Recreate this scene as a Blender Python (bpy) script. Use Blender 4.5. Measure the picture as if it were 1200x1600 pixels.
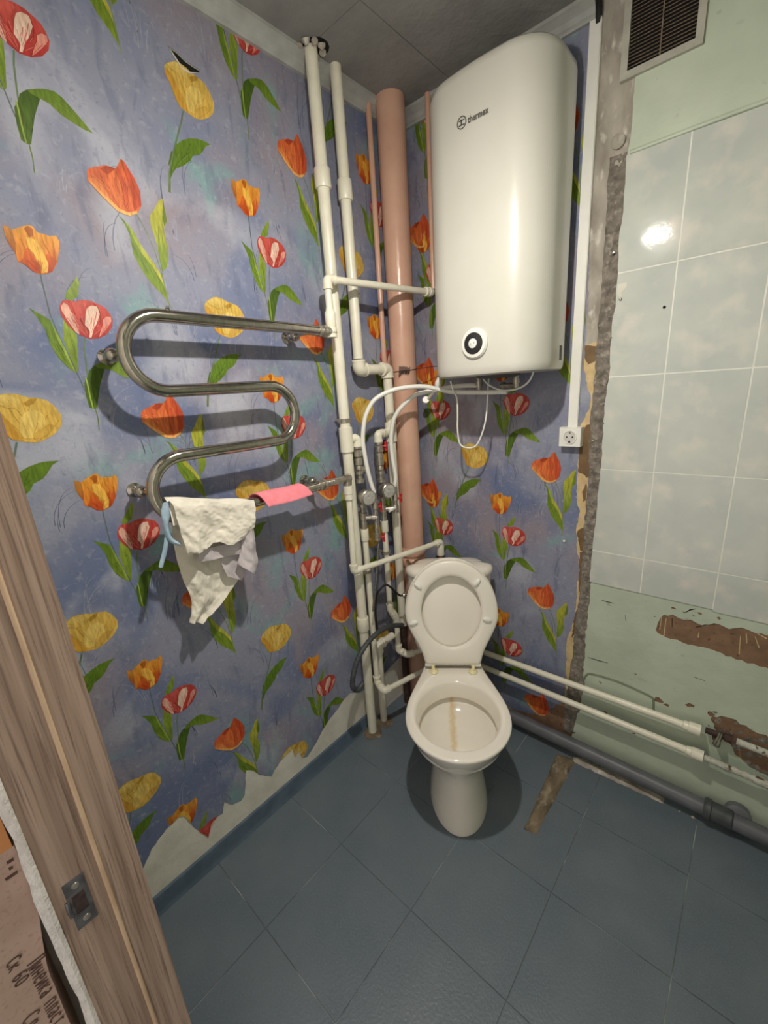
import bpy, bmesh, math, random
from mathutils import Vector, Matrix, noise
from mathutils.geometry import delaunay_2d_cdt

# ------------------------------------------------------------------ scene, camera, light
SC = bpy.context.scene
COL = SC.collection
V = Vector
PI = math.pi
random.seed(4)
for o in list(bpy.data.objects):
    bpy.data.objects.remove(o)

CAM = V((1.2085, -1.5558, 1.5099))
FPX = 654.59
RGT = V((0.74958285, 0.65854857, -0.06662837))
FWD = V((-0.64794973, 0.70948094, -0.2771244))
UPV = V((-0.13522832, 0.25089953, 0.95852111))
cd = bpy.data.cameras.new('camera')
cam = bpy.data.objects.new('camera', cd)
COL.objects.link(cam)
m = Matrix((RGT, UPV, -FWD)).transposed().to_4x4()
m.translation = CAM
cam.matrix_world = m
cd.sensor_fit = 'HORIZONTAL'
cd.sensor_width = 36.0
cd.lens = 36.0 * FPX / 1200.0
cd.clip_start = 0.01
SC.camera = cam

SC.view_settings.view_transform = 'Standard'
SC.view_settings.look = 'None'
SC.view_settings.gamma = 1.0
SC.view_settings.use_curve_mapping = False
SC.view_settings.exposure = 0.22

wd = bpy.data.worlds.new('world')
SC.world = wd
wd.use_nodes = True
wb = wd.node_tree.nodes['Background']
wb.inputs[0].default_value = (1.0, 0.92, 0.85, 1)     # soft warm light of the hallway behind the open door
wb.inputs[1].default_value = 0.78
BULB = V((0.735, -0.935, 2.11))
BULB_STRENGTH = 2120.0
BULB_COL = (1.0, 0.945, 0.85)

# ------------------------------------------------------------------ pixel rays -> points on known surfaces
def ray(u, v):
    return RGT * ((u - 600) / FPX) + FWD - UPV * ((v - 800) / FPX)
def onx(u, v, x=0.0):
    d = ray(u, v); return CAM + d * ((x - CAM.x) / d.x)
def ony(u, v, y=0.0):
    d = ray(u, v); return CAM + d * ((y - CAM.y) / d.y)
def onz(u, v, z=0.0):
    d = ray(u, v); return CAM + d * ((z - CAM.z) / d.z)
def onv(u, v, P, Q):                       # vertical plane through P and Q
    n = V((Q.y - P.y, -(Q.x - P.x), 0)); d = ray(u, v)
    return CAM + d * ((P - CAM).dot(n) / d.dot(n))
def crop(x0, y0, s, pts):
    return [(x0 + a / s, y0 + b / s) for a, b in pts]

# ------------------------------------------------------------------ object helpers
ORG = {}
def tag(o, label, cat, group=None):
    o['label'] = label; o['category'] = cat
    if group: o['group'] = group
    return o
def thing(name, label, cat, loc, group=None):
    o = bpy.data.objects.new(name, None); COL.objects.link(o)
    o.empty_display_size = 0.05
    o.location = loc; ORG[o.name] = V(loc)
    return tag(o, label, cat, group)
class MB:
    def __init__(s): s.v = []; s.f = []; s.c = []
    def add(s, vs, fs):
        b = len(s.v); s.v += [V(p) for p in vs]; s.f += [tuple(i + b for i in f) for f in fs]; return s
    def box(s, a, b):
        x0, y0, z0 = a; x1, y1, z1 = b
        return s.add([(x0,y0,z0),(x1,y0,z0),(x1,y1,z0),(x0,y1,z0),(x0,y0,z1),(x1,y0,z1),(x1,y1,z1),(x0,y1,z1)],
                     [(0,3,2,1),(4,5,6,7),(0,1,5,4),(1,2,6,5),(2,3,7,6),(3,0,4,7)])
    def rings(s, rs, cap0=True, cap1=True, loop=False):
        n = len(rs[0]); vs = [p for r in rs for p in r]; fs = []
        k = len(rs)
        for i in range(k if loop else k - 1):
            j = (i + 1) % k
            for a in range(n):
                b = (a + 1) % n
                fs.append((i*n+a, i*n+b, j*n+b, j*n+a))
        if not loop:
            if cap0: fs.append(tuple(range(n - 1, -1, -1)))
            if cap1: fs.append(tuple((k-1)*n + a for a in range(n)))
        return s.add(vs, fs)
    def lathe(s, P, d, prof, n=20, cap=True):      # prof: (t along d, radius)
        P = V(P); d = V(d).normalized()
        a = d.orthogonal().normalized(); b = d.cross(a)
        rs = [[P + d*t + (a*math.cos(2*PI*i/n) + b*math.sin(2*PI*i/n))*max(r, 1e-5) for i in range(n)] for t, r in prof]
        return s.rings(rs, cap, cap)
    def cyl(s, P, Q, r, r2=None, n=16):
        P = V(P); Q = V(Q)
        return s.lathe(P, Q - P, [(0, r), ((Q-P).length, r if r2 is None else r2)], n)
    def sphere(s, P, r, n=14, k=8):
        return s.lathe(P, (0,0,1), [(-r*math.cos(PI*i/k), r*math.sin(PI*i/k)) for i in range(k+1)], n)
    def sweep(s, pts, r, n=14, cap=True):
        pts = [V(p) for p in pts]
        t = [(pts[min(i+1, len(pts)-1)] - pts[max(i-1, 0)]).normalized() for i in range(len(pts))]
        a = t[0].orthogonal().normalized(); rs = []
        for i, p in enumerate(pts):
            a = (a - t[i]*a.dot(t[i])).normalized(); b = t[i].cross(a)
            rr = r[i] if isinstance(r, (list, tuple)) else r
            k = 1.0
            if 0 < i < len(pts)-1:
                c = (pts[i]-pts[i-1]).normalized().dot(t[i]); k = 1.0
            rs.append([p + (a*math.cos(2*PI*j/n) + b*math.sin(2*PI*j/n))*rr*k for j in range(n)])
        return s.rings(rs, cap, cap)
def fillet(pts, rad, n=6):
    pts = [V(p) for p in pts]; out = [pts[0]]
    for i in range(1, len(pts)-1):
        p = pts[i]; a = (pts[i-1]-p); b = (pts[i+1]-p)
        r = min(rad, a.length*0.48, b.length*0.48)
        A = p + a.normalized()*r; B = p + b.normalized()*r
        for k in range(n+1):
            t = k/n; out.append(A*(1-t)**2 + p*2*t*(1-t) + B*t*t)
    out.append(pts[-1]); return out
def smoothline(pts, n=6):                          # Catmull-Rom
    pts = [V(p) for p in pts]; out = []
    P = [pts[0]*2 - pts[1]] + pts + [pts[-1]*2 - pts[-2]]
    for i in range(1, len(P)-2):
        for k in range(n):
            t = k/n
            out.append(0.5*((P[i]*2) + (P[i+1]-P[i-1])*t + (P[i-1]*2 - P[i]*5 + P[i+1]*4 - P[i+2])*t*t + (P[i]*3 - P[i-1] - P[i+1]*3 + P[i+2])*t**3))
    out.append(pts[-1]); return out
def build(name, mb, mat, parent=None, loc=None, smooth=True, angle=38, bevel=0, bseg=2):
    if parent is not None: org = ORG[parent.name]
    elif loc is not None: org = V(loc)
    else: org = V((0,0,0))
    me = bpy.data.meshes.new(name)
    bm = bmesh.new()
    vs = [bm.verts.new(p - org) for p in mb.v]
    for f in mb.f:
        try: bm.faces.new([vs[i] for i in f])
        except ValueError: pass
    if bevel:
        ed = [e for e in bm.edges if len(e.link_faces) == 2 and e.calc_face_angle(0) > math.radians(30)]
        bmesh.ops.bevel(bm, geom=ed, offset=bevel, segments=bseg, affect='EDGES', profile=0.6, clamp_overlap=True)
    bmesh.ops.recalc_face_normals(bm, faces=bm.faces)
    if mb.c:
        lay = bm.verts.layers.float_color.new('tint')
        bm.verts.ensure_lookup_table()
        for i, c in enumerate(mb.c): bm.verts[i][lay] = (c[0], c[1], c[2], 1)
    for f in bm.faces: f.smooth = smooth
    bm.to_mesh(me); bm.free()
    if smooth: me.set_sharp_from_angle(angle=math.radians(angle))
    me.materials.append(mat)
    o = bpy.data.objects.new(name, me); COL.objects.link(o)
    if parent is not None:
        o.parent = parent; ORG[o.name] = org
    else:
        o.location = org; ORG[o.name] = org
    return o
def struct(o):
    o['kind'] = 'structure'; return o

# 2-d polygon arithmetic on a wall plane
def area2(p): return sum(p[i][0]*p[(i+1) % len(p)][1] - p[(i+1) % len(p)][0]*p[i][1] for i in range(len(p)))
def clip2(A, inside=(), outside=()):
    polys = [list(A)] + [list(p) for p in inside] + [list(p) for p in outside]
    vs = []; fs = []
    for p in polys:
        if area2(p) < 0: p = p[::-1]
        fs.append(list(range(len(vs), len(vs)+len(p)))); vs += [V((a[0], a[1])) for a in p]
    ov, oe, of, a, b, orig = delaunay_2d_cdt(vs, [], fs, 1, 1e-6)
    ni = len(inside); keep = []
    for f, og in zip(of, orig):
        og = set(og)
        if 0 in og and all(i in og for i in range(1, ni+1)) and not any(i in og for i in range(ni+1, len(polys))):
            keep.append(tuple(f))
    return [(p[0], p[1]) for p in ov], keep
def sheet(mb, vs, tris, fn, lo, hi):               # solid sheet from depth lo (hidden side) to hi (front)
    used = sorted({i for t in tris for i in t}); mp = {u: k for k, u in enumerate(used)}; n = len(used)
    pts = [fn(vs[u][0], vs[u][1], hi) for u in used] + [fn(vs[u][0], vs[u][1], lo) for u in used]
    fs = [tuple(mp[i] for i in t) for t in tris]
    cnt = {}
    for t in fs:
        for k in range(3):
            e = (t[k], t[(k+1) % 3]); cnt[e] = cnt.get(e, 0) + 1
    side = [(b, a, a+n, b+n) for (a, b) in cnt if (b, a) not in cnt]
    return mb.add(pts, fs + side)
LW = lambda h, v, d: V((d, h, v))                  # left wall: h = y
BW = lambda h, v, d: V((h, -d, v))                 # back wall: h = x
def L2(pts): return [(p.y, p.z) for p in (onx(*q) for q in pts)]
def B2(pts, y=0.0): return [(p.x, p.z) for p in (ony(q[0], q[1], y) for q in pts)]
def rag(pts, amp, step=0.012, seed=0):             # ragged version of an open 2-d line
    out = []
    rnd = random.Random(seed)
    for i in range(len(pts)-1):
        a = V(pts[i]); b = V(pts[i+1]); n = max(1, int((b-a).length/step))
        nn = V((-(b-a).y, (b-a).x)).normalized() if (b-a).length > 1e-6 else V((0,0))
        for k in range(n):
            j = 0 if k == 0 else rnd.uniform(-amp, amp)
            p = a.lerp(b, k/n) + nn*j; out.append((p.x, p.y))
    out.append(tuple(pts[-1])); return out

# ------------------------------------------------------------------ materials
def srgb(r, g, b):
    f = lambda c: (c/255/12.92) if c/255 <= 0.04045 else ((c/255+0.055)/1.055)**2.4
    return (f(r), f(g), f(b), 1)
def mat(name, c1, c2=None, scale=12, rough=0.5, metal=0.0, bump=0.0, bscale=None, contrast=(0.35, 0.65), c3=None, scale3=60, c3range=(0.55, 0.7), stretch=(1,1,1), coat=0.0, detail=4, rvar=0.0, emit=None, spec=0.5):
    mt = bpy.data.materials.new(name); mt.use_nodes = True
    nt = mt.node_tree; N = nt.nodes; L = nt.links
    bs = N['Principled BSDF']
    bs.inputs['Roughness'].default_value = rough; bs.inputs['Metallic'].default_value = metal
    bs.inputs['Base Color'].default_value = srgb(*c1)
    bs.inputs['Coat Weight'].default_value = coat; bs.inputs['Coat Roughness'].default_value = 0.08
    bs.inputs['Specular IOR Level'].default_value = spec
    if emit: bs.inputs['Emission Color'].default_value = (*emit[0], 1); bs.inputs['Emission Strength'].default_value = emit[1]
    geo = N.new('ShaderNodeNewGeometry'); mp = N.new('ShaderNodeMapping'); mp.inputs['Scale'].default_value = stretch
    L.new(geo.outputs['Position'], mp.inputs['Vector'])
    def nz(sc, det=detail, lo=0.35, hi=0.65):
        n = N.new('ShaderNodeTexNoise'); n.inputs['Scale'].default_value = sc; n.inputs['Detail'].default_value = det
        L.new(mp.outputs[0], n.inputs['Vector'])
        r = N.new('ShaderNodeMapRange'); r.inputs[1].default_value = lo; r.inputs[2].default_value = hi
        L.new(n.outputs['Fac'], r.inputs[0]); return n, r
    def mix(a, b, fac):
        x = N.new('ShaderNodeMix'); x.data_type = 'RGBA'
        L.new(fac, x.inputs[0])
        for s, k in ((a, 6), (b, 7)):
            if isinstance(s, tuple): x.inputs[k].default_value = s
            else: L.new(s, x.inputs[k])
        return x.outputs[2]
    col = None
    if c2 is not None:
        n, r = nz(scale, detail, *contrast); col = mix(srgb(*c1), srgb(*c2), r.outputs[0])
        if rvar:
            rr = N.new('ShaderNodeMapRange'); rr.inputs[3].default_value = rough - rvar; rr.inputs[4].default_value = rough + rvar
            L.new(r.outputs[0], rr.inputs[0]); L.new(rr.outputs[0], bs.inputs['Roughness'])
    if c3 is not None:
        n, r = nz(scale3, 6, *c3range); col = mix(col if col is not None else srgb(*c1), srgb(*c3), r.outputs[0])
    if col is not None: L.new(col, bs.inputs['Base Color'])
    if bump:
        n, r = nz(bscale or scale*3, 5, 0.2, 0.8)
        b = N.new('ShaderNodeBump'); b.inputs['Strength'].default_value = 1.0; b.inputs['Distance'].default_value = bump
        L.new(r.outputs[0], b.inputs['Height']); L.new(b.outputs[0], bs.inputs['Normal'])
    mt['mix'] = 0
    return mt
def paper_mat():
    mt = mat('wallpaper_ground', (138, 142, 174), rough=0.62, bump=0.0006, bscale=90, spec=0.3)
    nt = mt.node_tree; N = nt.nodes; L = nt.links; bs = N['Principled BSDF']
    geo = N.new('ShaderNodeNewGeometry')
    def nz(sc, lo, hi, det=5, st=(1,1,1), off=0):
        mp = N.new('ShaderNodeMapping'); mp.inputs['Scale'].default_value = st; mp.inputs['Location'].default_value = (off, off*1.7, off*0.6)
        L.new(geo.outputs['Position'], mp.inputs['Vector'])
        n = N.new('ShaderNodeTexNoise'); n.inputs['Scale'].default_value = sc; n.inputs['Detail'].default_value = det; n.inputs['Distortion'].default_value = 0.6
        L.new(mp.outputs[0], n.inputs['Vector'])
        r = N.new('ShaderNodeMapRange'); r.inputs[1].default_value = lo; r.inputs[2].default_value = hi
        L.new(n.outputs['Fac'], r.inputs[0]); return r.outputs[0]
    def mix(a, b, fac):
        x = N.new('ShaderNodeMix'); x.data_type = 'RGBA'; L.new(fac, x.inputs[0])
        for s, k in ((a, 6), (b, 7)):
            if isinstance(s, tuple): x.inputs[k].default_value = s
            else: L.new(s, x.inputs[k])
        return x.outputs[2]
    c = mix(srgb(138, 141, 160), srgb(106, 117, 150), nz(2.6, 0.47, 0.64))
    c = mix(c, srgb(146, 136, 146), nz(2.4, 0.5, 0.66, off=3))
    c = mix(c, srgb(124, 156, 158), nz(4.5, 0.58, 0.70, off=7))
    c = mix(c, srgb(178, 180, 192), nz(3.5, 0.55, 0.76, 8, off=11))
    c = mix(c, srgb(96, 102, 128), nz(30, 0.54, 0.85, 9, (1, 1, 0.3), off=2))
    c = mix(c, srgb(172, 174, 186), nz(60, 0.56, 0.98, 9, off=5))
    c = mix(c, srgb(102, 106, 130), nz(110, 0.58, 0.95, 9, off=9))
    L.new(c, bs.inputs['Base Color'])
    return mt
def tint_mat(name, rough=0.5, streak=True):
    mt = mat(name, (200, 200, 200), rough=rough, bump=0.0004, bscale=90, spec=0.3)
    nt = mt.node_tree; N = nt.nodes; L = nt.links; bs = N['Principled BSDF']
    at = N.new('ShaderNodeAttribute'); at.attribute_name = 'tint'
    geo = N.new('ShaderNodeNewGeometry'); mp = N.new('ShaderNodeMapping'); mp.inputs['Scale'].default_value = (1, 1, 0.22)
    L.new(geo.outputs['Position'], mp.inputs['Vector'])
    n = N.new('ShaderNodeTexNoise'); n.inputs['Scale'].default_value = 170; n.inputs['Detail'].default_value = 3
    L.new(mp.outputs[0], n.inputs['Vector'])
    r = N.new('ShaderNodeMapRange'); r.inputs[1].default_value = 0.3; r.inputs[2].default_value = 0.7; r.inputs[3].default_value = 0.60; r.inputs[4].default_value = 0.98
    L.new(n.outputs['Fac'], r.inputs[0])
    x = N.new('ShaderNodeMix'); x.data_type = 'RGBA'; x.blend_type = 'MULTIPLY'; x.inputs[0].default_value = 1
    L.new(at.outputs['Color'], x.inputs[6]); L.new(r.outputs[0], x.inputs[7]); L.new(x.outputs[2], bs.inputs['Base Color'])
    return mt
MT = dict(
    paper=paper_mat(), print=tint_mat('tulip_print_ink'),
    plaster=mat('cream_plaster', (226, 223, 210), (210, 207, 195), 14, 0.85, bump=0.001, bscale=60),
    rough_plaster=mat('rough_white_plaster', (186, 179, 167), (142, 134, 124), 16, 0.92, bump=0.004, bscale=38, c3=(214, 209, 198), scale3=34, c3range=(0.56, 0.68), stretch=(1, 1, 0.45)),
    rubble=mat('rubble_mortar', (142, 134, 124), (100, 93, 85), 42, 0.95, bump=0.003, bscale=120, c3=(164, 156, 145), scale3=60),
    oldbrown=mat('old_brown_paint', (124, 98, 66), (104, 80, 52), 20, 0.7, bump=0.0008),
    rawpaper=mat('torn_paper_backing', (218, 192, 146), (196, 170, 124), 30, 0.85, bump=0.0006),
    redbrown=mat('red_brown_paint', (140, 110, 86), (122, 94, 72), 24, 0.7, bump=0.001, c3=(96, 66, 48), scale3=70, c3range=(0.62, 0.7)),
    green=mat('green_oil_paint', (200, 210, 190), (184, 195, 176), 5, 0.42, bump=0.0012, bscale=28, c3=(146, 156, 136), scale3=22, c3range=(0.66, 0.8)),
    greendark=mat('green_paint_shaded', (130, 140, 118), (112, 120, 100), 30, 0.6),  # groove shading of the paint outline, put into a darker green
    ttile=mat('glazed_tile', (204, 208, 200), (188, 194, 190), 9, 0.07, bump=0.0006, bscale=9, c3=(220, 215, 206), scale3=11, c3range=(0.52, 0.72), contrast=(0.3, 0.7), detail=6),
    grout=mat('tile_grout', (236, 237, 230), (226, 226, 217), 30, 0.6),
    floor=mat('painted_floor_tile', (104, 115, 123), (93, 105, 115), 6, 0.42, bump=0.0006, bscale=130, c3=(116, 124, 128), scale3=240, c3range=(0.5, 0.8), detail=6, rvar=0.06),
    fgrout=mat('floor_grout', (104, 112, 116), (186, 189, 188), 5, 0.8, contrast=(0.47, 0.6)),
    ceil=mat('ceiling_panel', (148, 147, 145), (128, 127, 126), 7, 0.8, bump=0.0015, bscale=45),
    cornice=mat('foam_cornice', (176, 177, 174), (160, 160, 157), 18, 0.75, bump=0.0008),
    base=mat('painted_baseboard', (92, 108, 124), (80, 95, 111), 15, 0.4, bump=0.001),
    white=mat('white_polypropylene', (236, 232, 214), (228, 223, 203), 20, 0.32),
    oldwhite=mat('chipped_white_paint', (200, 202, 190), (176, 174, 160), 40, 0.6, bump=0.002, c3=(96, 74, 56), scale3=55, c3range=(0.6, 0.66)),
    pink=mat('pink_enamel', (214, 172, 150), (204, 160, 138), 8, 0.26, bump=0.0008, bscale=30),
    darkpipe=mat('rusty_pipe', (74, 52, 44), (48, 38, 34), 40, 0.75, bump=0.002),
    grey=mat('grey_pvc', (104, 106, 112), (92, 93, 98), 12, 0.42),
    chrome=mat('steel_chrome', (188, 182, 172), (172, 166, 156), 60, 0.15, 1.0),
    nickel=mat('nickel_brass', (190, 184, 172), (160, 152, 140), 60, 0.3, 0.75),
    meterglass=mat('meter_face', (190, 188, 180), (168, 166, 160), 90, 0.25),
    redh=mat('red_handle', (190, 36, 40), (170, 28, 34), 20, 0.4),
    black=mat('black_rubber', (24, 24, 25), (34, 34, 35), 30, 0.6),
    dhose=mat('dark_grey_hose', (74, 78, 80), (58, 62, 64), 40, 0.5),
    steelbraid=mat('braided_steel', (150, 148, 142), (88, 86, 82), 260, 0.4, 0.8),
    heater=mat('white_enamel', (208, 206, 197), (204, 202, 192), 6, 0.24, coat=0.3),
    plasticw=mat('white_plastic', (238, 237, 230), (230, 229, 222), 12, 0.35),
    silver=mat('silver_ring', (214, 212, 206), (200, 198, 192), 20, 0.3),
    ink=mat('logo_ink', (84, 82, 76), (74, 72, 68), 20, 0.5),
    porcelain=mat('toilet_porcelain', (240, 234, 222), (235, 228, 216), 5, 0.1, coat=0.5),
    seat=mat('toilet_seat_plastic', (240, 234, 222), (235, 229, 217), 5, 0.28),
    hinge=mat('yellowed_plastic', (234, 224, 178), (222, 210, 160), 20, 0.35),
    wood=mat('oak_foil', (172, 149, 131), (146, 123, 106), 95, 0.55, bump=0.0007, bscale=220, stretch=(1, 1, 0.022), c3=(118, 96, 82), scale3=330, c3range=(0.5, 0.72), contrast=(0.38, 0.62)),
    seal=mat('beige_seal', (206, 178, 146), (190, 160, 130), 20, 0.5),
    plate=mat('dark_strike_plate', (120, 119, 120), (92, 91, 92), 60, 0.42, 0.6),
    latch=mat('latch_hole', (70, 52, 46), (40, 30, 28), 120, 0.7),
    card=mat('cardboard', (186, 160, 144), (174, 148, 132), 12, 0.85, c3=(160, 134, 118), scale3=160, c3range=(0.55, 0.75)),
    cardorange=mat('orange_print', (200, 140, 84), (184, 126, 76), 14, 0.8),
    cardink=mat('print_ink', (74, 50, 44), (92, 66, 56), 90, 0.8),
    foam=mat('white_foam', (226, 222, 216), (206, 200, 194), 50, 0.85, bump=0.002),
    mortarfloor=mat('bare_mortar', (134, 118, 96), (96, 84, 68), 26, 0.95, bump=0.004, bscale=90, c3=(160, 147, 127), scale3=44, stretch=(1, 0.5, 1)),
    pinkcloth=mat('pink_sponge_cloth', (240, 140, 150), (232, 128, 140), 30, 0.85, bump=0.0006, bscale=200),
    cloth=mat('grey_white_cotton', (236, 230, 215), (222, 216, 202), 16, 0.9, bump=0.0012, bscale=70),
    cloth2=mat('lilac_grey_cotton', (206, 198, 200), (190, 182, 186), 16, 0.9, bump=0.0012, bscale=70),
    bluecloth=mat('pale_blue_hem', (172, 196, 214), (152, 178, 200), 40, 0.9, bump=0.001, bscale=120),
    rimdark=mat('dark_void', (14, 13, 12), (20, 19, 18), 30, 0.95),  # near-black for the shade inside pit and holes, and for scratches
    ventf=mat('vent_frame', (188, 186, 174), (172, 169, 157), 30, 0.6),
    ventm=mat('vent_metal', (140, 122, 102), (104, 88, 72), 60, 0.6),
    bulb=mat('bulb_glass', (255, 255, 255), rough=0.3, emit=(BULB_COL, BULB_STRENGTH)),
)

# ------------------------------------------------------------------ structure: floor, ceiling, walls
ZC = 2.50; XR = 1.95; YF = -1.472; YD = -1.585; XJ = 0.52; XK = 1.34
FS = 0.3074; FX = 0.3044; FY = -0.5992
fl = struct(build('floor', MB().box((-0.1, -2.3, -0.08), (XR+0.1, 0.1, -0.0022)), MT['fgrout'], smooth=False))
for i in range(-1, 6):
    for j in range(-4, 3):
        x0 = max(FX + i*FS + 0.0013, 0.0); x1 = min(FX + (i+1)*FS - 0.0013, XR)
        y0 = max(FY + j*FS + 0.0013, -1.95); y1 = min(FY + (j+1)*FS - 0.0013, 0.0)
        if x1 - x0 < 0.01 or y1 - y0 < 0.01: continue
        dz = random.uniform(-0.0004, 0.0004)
        build('floor_tile', MB().box((x0, y0, -0.02), (x1, y1, dz)), MT['floor'], fl, smooth=False, bevel=0.0009, bseg=1)
ce = struct(build('ceiling', MB().box((-0.1, -2.3, ZC+0.006), (XR+0.1, 0.1, ZC+0.1)), MT['cornice'], smooth=False))
for i in range(-1, 4):
    for j in range(-3, 1):
        x0 = max(0.265 + i*0.5 + 0.001, 0.0); x1 = min(0.265 + (i+1)*0.5 - 0.001, XR)
        y0 = max(-0.478 + j*0.5 + 0.001, -1.95); y1 = min(-0.478 + (j+1)*0.5 - 0.001, 0.0)
        if x1 - x0 < 0.01 or y1 - y0 < 0.01: continue
        build('ceiling_panel', MB().box((x0, y0, ZC), (x1, y1, ZC+0.008)), MT['ceil'], ce, smooth=False, bevel=0.0015, bseg=1)

# left wall with a broken pit behind the wallpaper tear
tear = crop(0, 0, 3.0, [(785,215),(830,245),(870,285),(905,310),(938,330),(932,345),(885,338),(850,314),(830,282),(806,246)])
tear2 = L2(tear)
pit = [(h, v) for h, v in tear2]
wl = MB()
vs, tr = clip2([(YF, 0), (0, 0), (0, ZC), (YF, ZC)], outside=[pit])
sheet(wl, vs, tr, LW, -0.04, 0.0)
wl.box((-0.1, YD, 0), (-0.04, 0.1, ZC))
wall_left = struct(build('wall_left', wl, MT['plaster'], smooth=False))
pb = MB().add([(-0.004, h, v) for h, v in pit], [tuple(range(len(pit)))])  # near-black sheet just behind the tear, painted in for the void's shade
build('pit_shade_sheet', pb, MT['rimdark'], wall_left, smooth=False)
# torn bottom edge of the left wallpaper
tb = crop(160, 1050, 2.609, [(120,905),(170,790),(200,720),(260,640),(310,590),(330,585),(370,630),(430,675),(440,640),(465,590),(490,575),(497,530),(530,540),(565,525),(580,500),(585,400),(610,400),(640,420),(690,425),(700,400),(735,350),(775,310),(785,345),(800,320),(815,350),(835,345),(870,290),(895,240),(920,200),(960,150),(985,110),(1010,85),(1050,85)])
tb2 = L2(tb)
tb2 = rag(tb2, 0.0018, 0.014, 3)
PL = [(YF, 0.10)] + [p for p in tb2 if p[0] > YF + 0.002] + [(-0.30, 0.20), (-0.20, 0.22), (-0.12, 0.16), (-0.0005, 0.20), (-0.0005, ZC), (YF, ZC)]
vs, tr = clip2(PL, outside=[pit])
wp_left = build('wallpaper', sheet(MB(), vs, tr, LW, 0.0, 0.0012), MT['paper'], wall_left, smooth=False)
# curled flap of the tear
fp = L2(crop(0, 0, 3.0, [(785,215),(806,246),(830,282),(850,314),(885,338),(932,345)]))
fb = MB(); r1 = [V((0.0014, h, v)) for h, v in fp]; r2 = [V((0.003, h - 0.002, v - 0.005)) for h, v in fp]; r2[0] = r1[0] + V((0.002, 0, 0)); r2[-1] = r1[-1] + V((0.002, 0, 0))
k = len(fp); r3 = [p + V((0.0006, 0.0003, 0)) for p in r1]; r4 = [p + V((0.0006, 0, 0)) for p in r2]
fb.add(r1 + r2 + r3 + r4, [(i, i+1, k+i+1, k+i) for i in range(k-1)] + [(2*k+i, 3*k+i, 3*k+i+1, 2*k+i+1) for i in range(k-1)] + [(k+i, k+i+1, 3*k+i+1, 3*k+i) for i in range(k-1)])
build('torn_flap', fb, MT['plaster'], wall_left)

# back wall
wall_back = struct(build('wall_back', MB().box((-0.1, 0, 0), (XR+0.1, 0.1, ZC)), MT['rough_plaster'], smooth=False))
redge = crop(860, 180, 5.333, [(640,290),(620,640),(600,900),(575,1040),(560,1400),(548,1600)]) + crop(850, 500, 3.2, [(345,0),(330,270),(310,400),(290,700),(270,900),(245,1160),(230,1320),(205,1600)]) + crop(860, 700, 3.81, [(195,1330),(205,1400)]) + [(906, 1100)]
ledge = crop(860, 180, 5.333, [(505,330),(480,800),(455,1150),(430,1560)]) + crop(850, 500, 3.2, [(280,0),(270,130),(255,330),(235,500),(230,780),(205,1050),(190,1300),(165,1500)]) + crop(860, 700, 3.81, [(150,1100),(140,1230),(118,1370)]) + [(884, 1100)]
wedge = [(924, 300), (919, 480)] + crop(850, 500, 3.2, [(205,130),(200,240),(215,330),(235,380),(230,440),(180,530),(190,560),(175,650),(165,780),(165,900),(180,960),(160,1050),(165,1150),(180,1250),(165,1330),(160,1430),(140,1540)]) + [(886, 1000), (885, 1039), (884, 1075), (881, 1100), (864, 1110), (860, 1131), (838, 1128), (812, 1112), (785, 1098)]
R2 = B2(redge); G2 = B2(ledge); W2 = B2(wedge)
R2 = [(h, v) for h, v in R2]; 
R2r = rag(R2, 0.002, 0.02, 5); G2r = rag(G2, 0.003, 0.015, 6); W2r = rag(W2, 0.0025, 0.01, 7)
# wallpaper on the back wall (behind the trunking its edge is straight)
PB = [(0.0005, 0.13), (0.0005, ZC), (0.712, ZC), (0.712, 1.95)] + [p for p in W2r if p[1] < 1.95] + [(0.40, 0.12), (0.20, 0.13)]
vs, tr = clip2(PB)
wp_back = build('wallpaper', sheet(MB(), vs, tr, BW, 0.0, 0.0012), MT['paper'], wall_back, smooth=False)
# torn paper backing and old brown paint between the wallpaper and the broken strip
Gl = [p for p in G2r if p[1] < 1.62]
PC = [(0.700, 1.60)] + Gl + [(0.70, 0.22), (0.69, 0.6), (0.70, 1.0)]
vs, tr = clip2(PC)
build('paper_backing', sheet(MB(), vs, tr, BW, 0.0, 0.0006), MT['rawpaper'], wall_back, smooth=False)
for k, poly in enumerate(([(203,128),(272,130),(266,200),(240,215),(222,222),(204,190)], [(212,525),(236,520),(238,620),(232,782),(212,790),(195,770),(172,762),(170,650),(188,575)],
        [(163,1065),(180,1045),(206,1038),(196,1160),(180,1150),(172,1090)], [(178,1160),(196,1160),(190,1300),(180,1380),(172,1330)], [(190,860),(215,800),(210,900),(196,910)], [(150,1480),(172,1440),(166,1560),(140,1590)])):
    q = B2(crop(850, 500, 3.2, poly)); q = rag(q + [q[0]], 0.0022, 0.008, k)[:-1]
    vs, tr = clip2(q)
    build('brown_paint_patch', sheet(MB(), vs, tr, BW, 0.0, 0.0009), MT['oldbrown'], wall_back, smooth=False)
q = B2([(850, 1118), (862, 1106), (884, 1094), (902, 1100), (905, 1150), (880, 1150), (856, 1136), (812, 1122), (800, 1108)])
vs, tr = clip2(rag(q + [q[0]], 0.004, 0.012, 9)[:-1])
build('bare_brown_patch', sheet(MB(), vs, tr, BW, 0.0, 0.0016), MT['redbrown'], wall_back, smooth=False)

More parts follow.
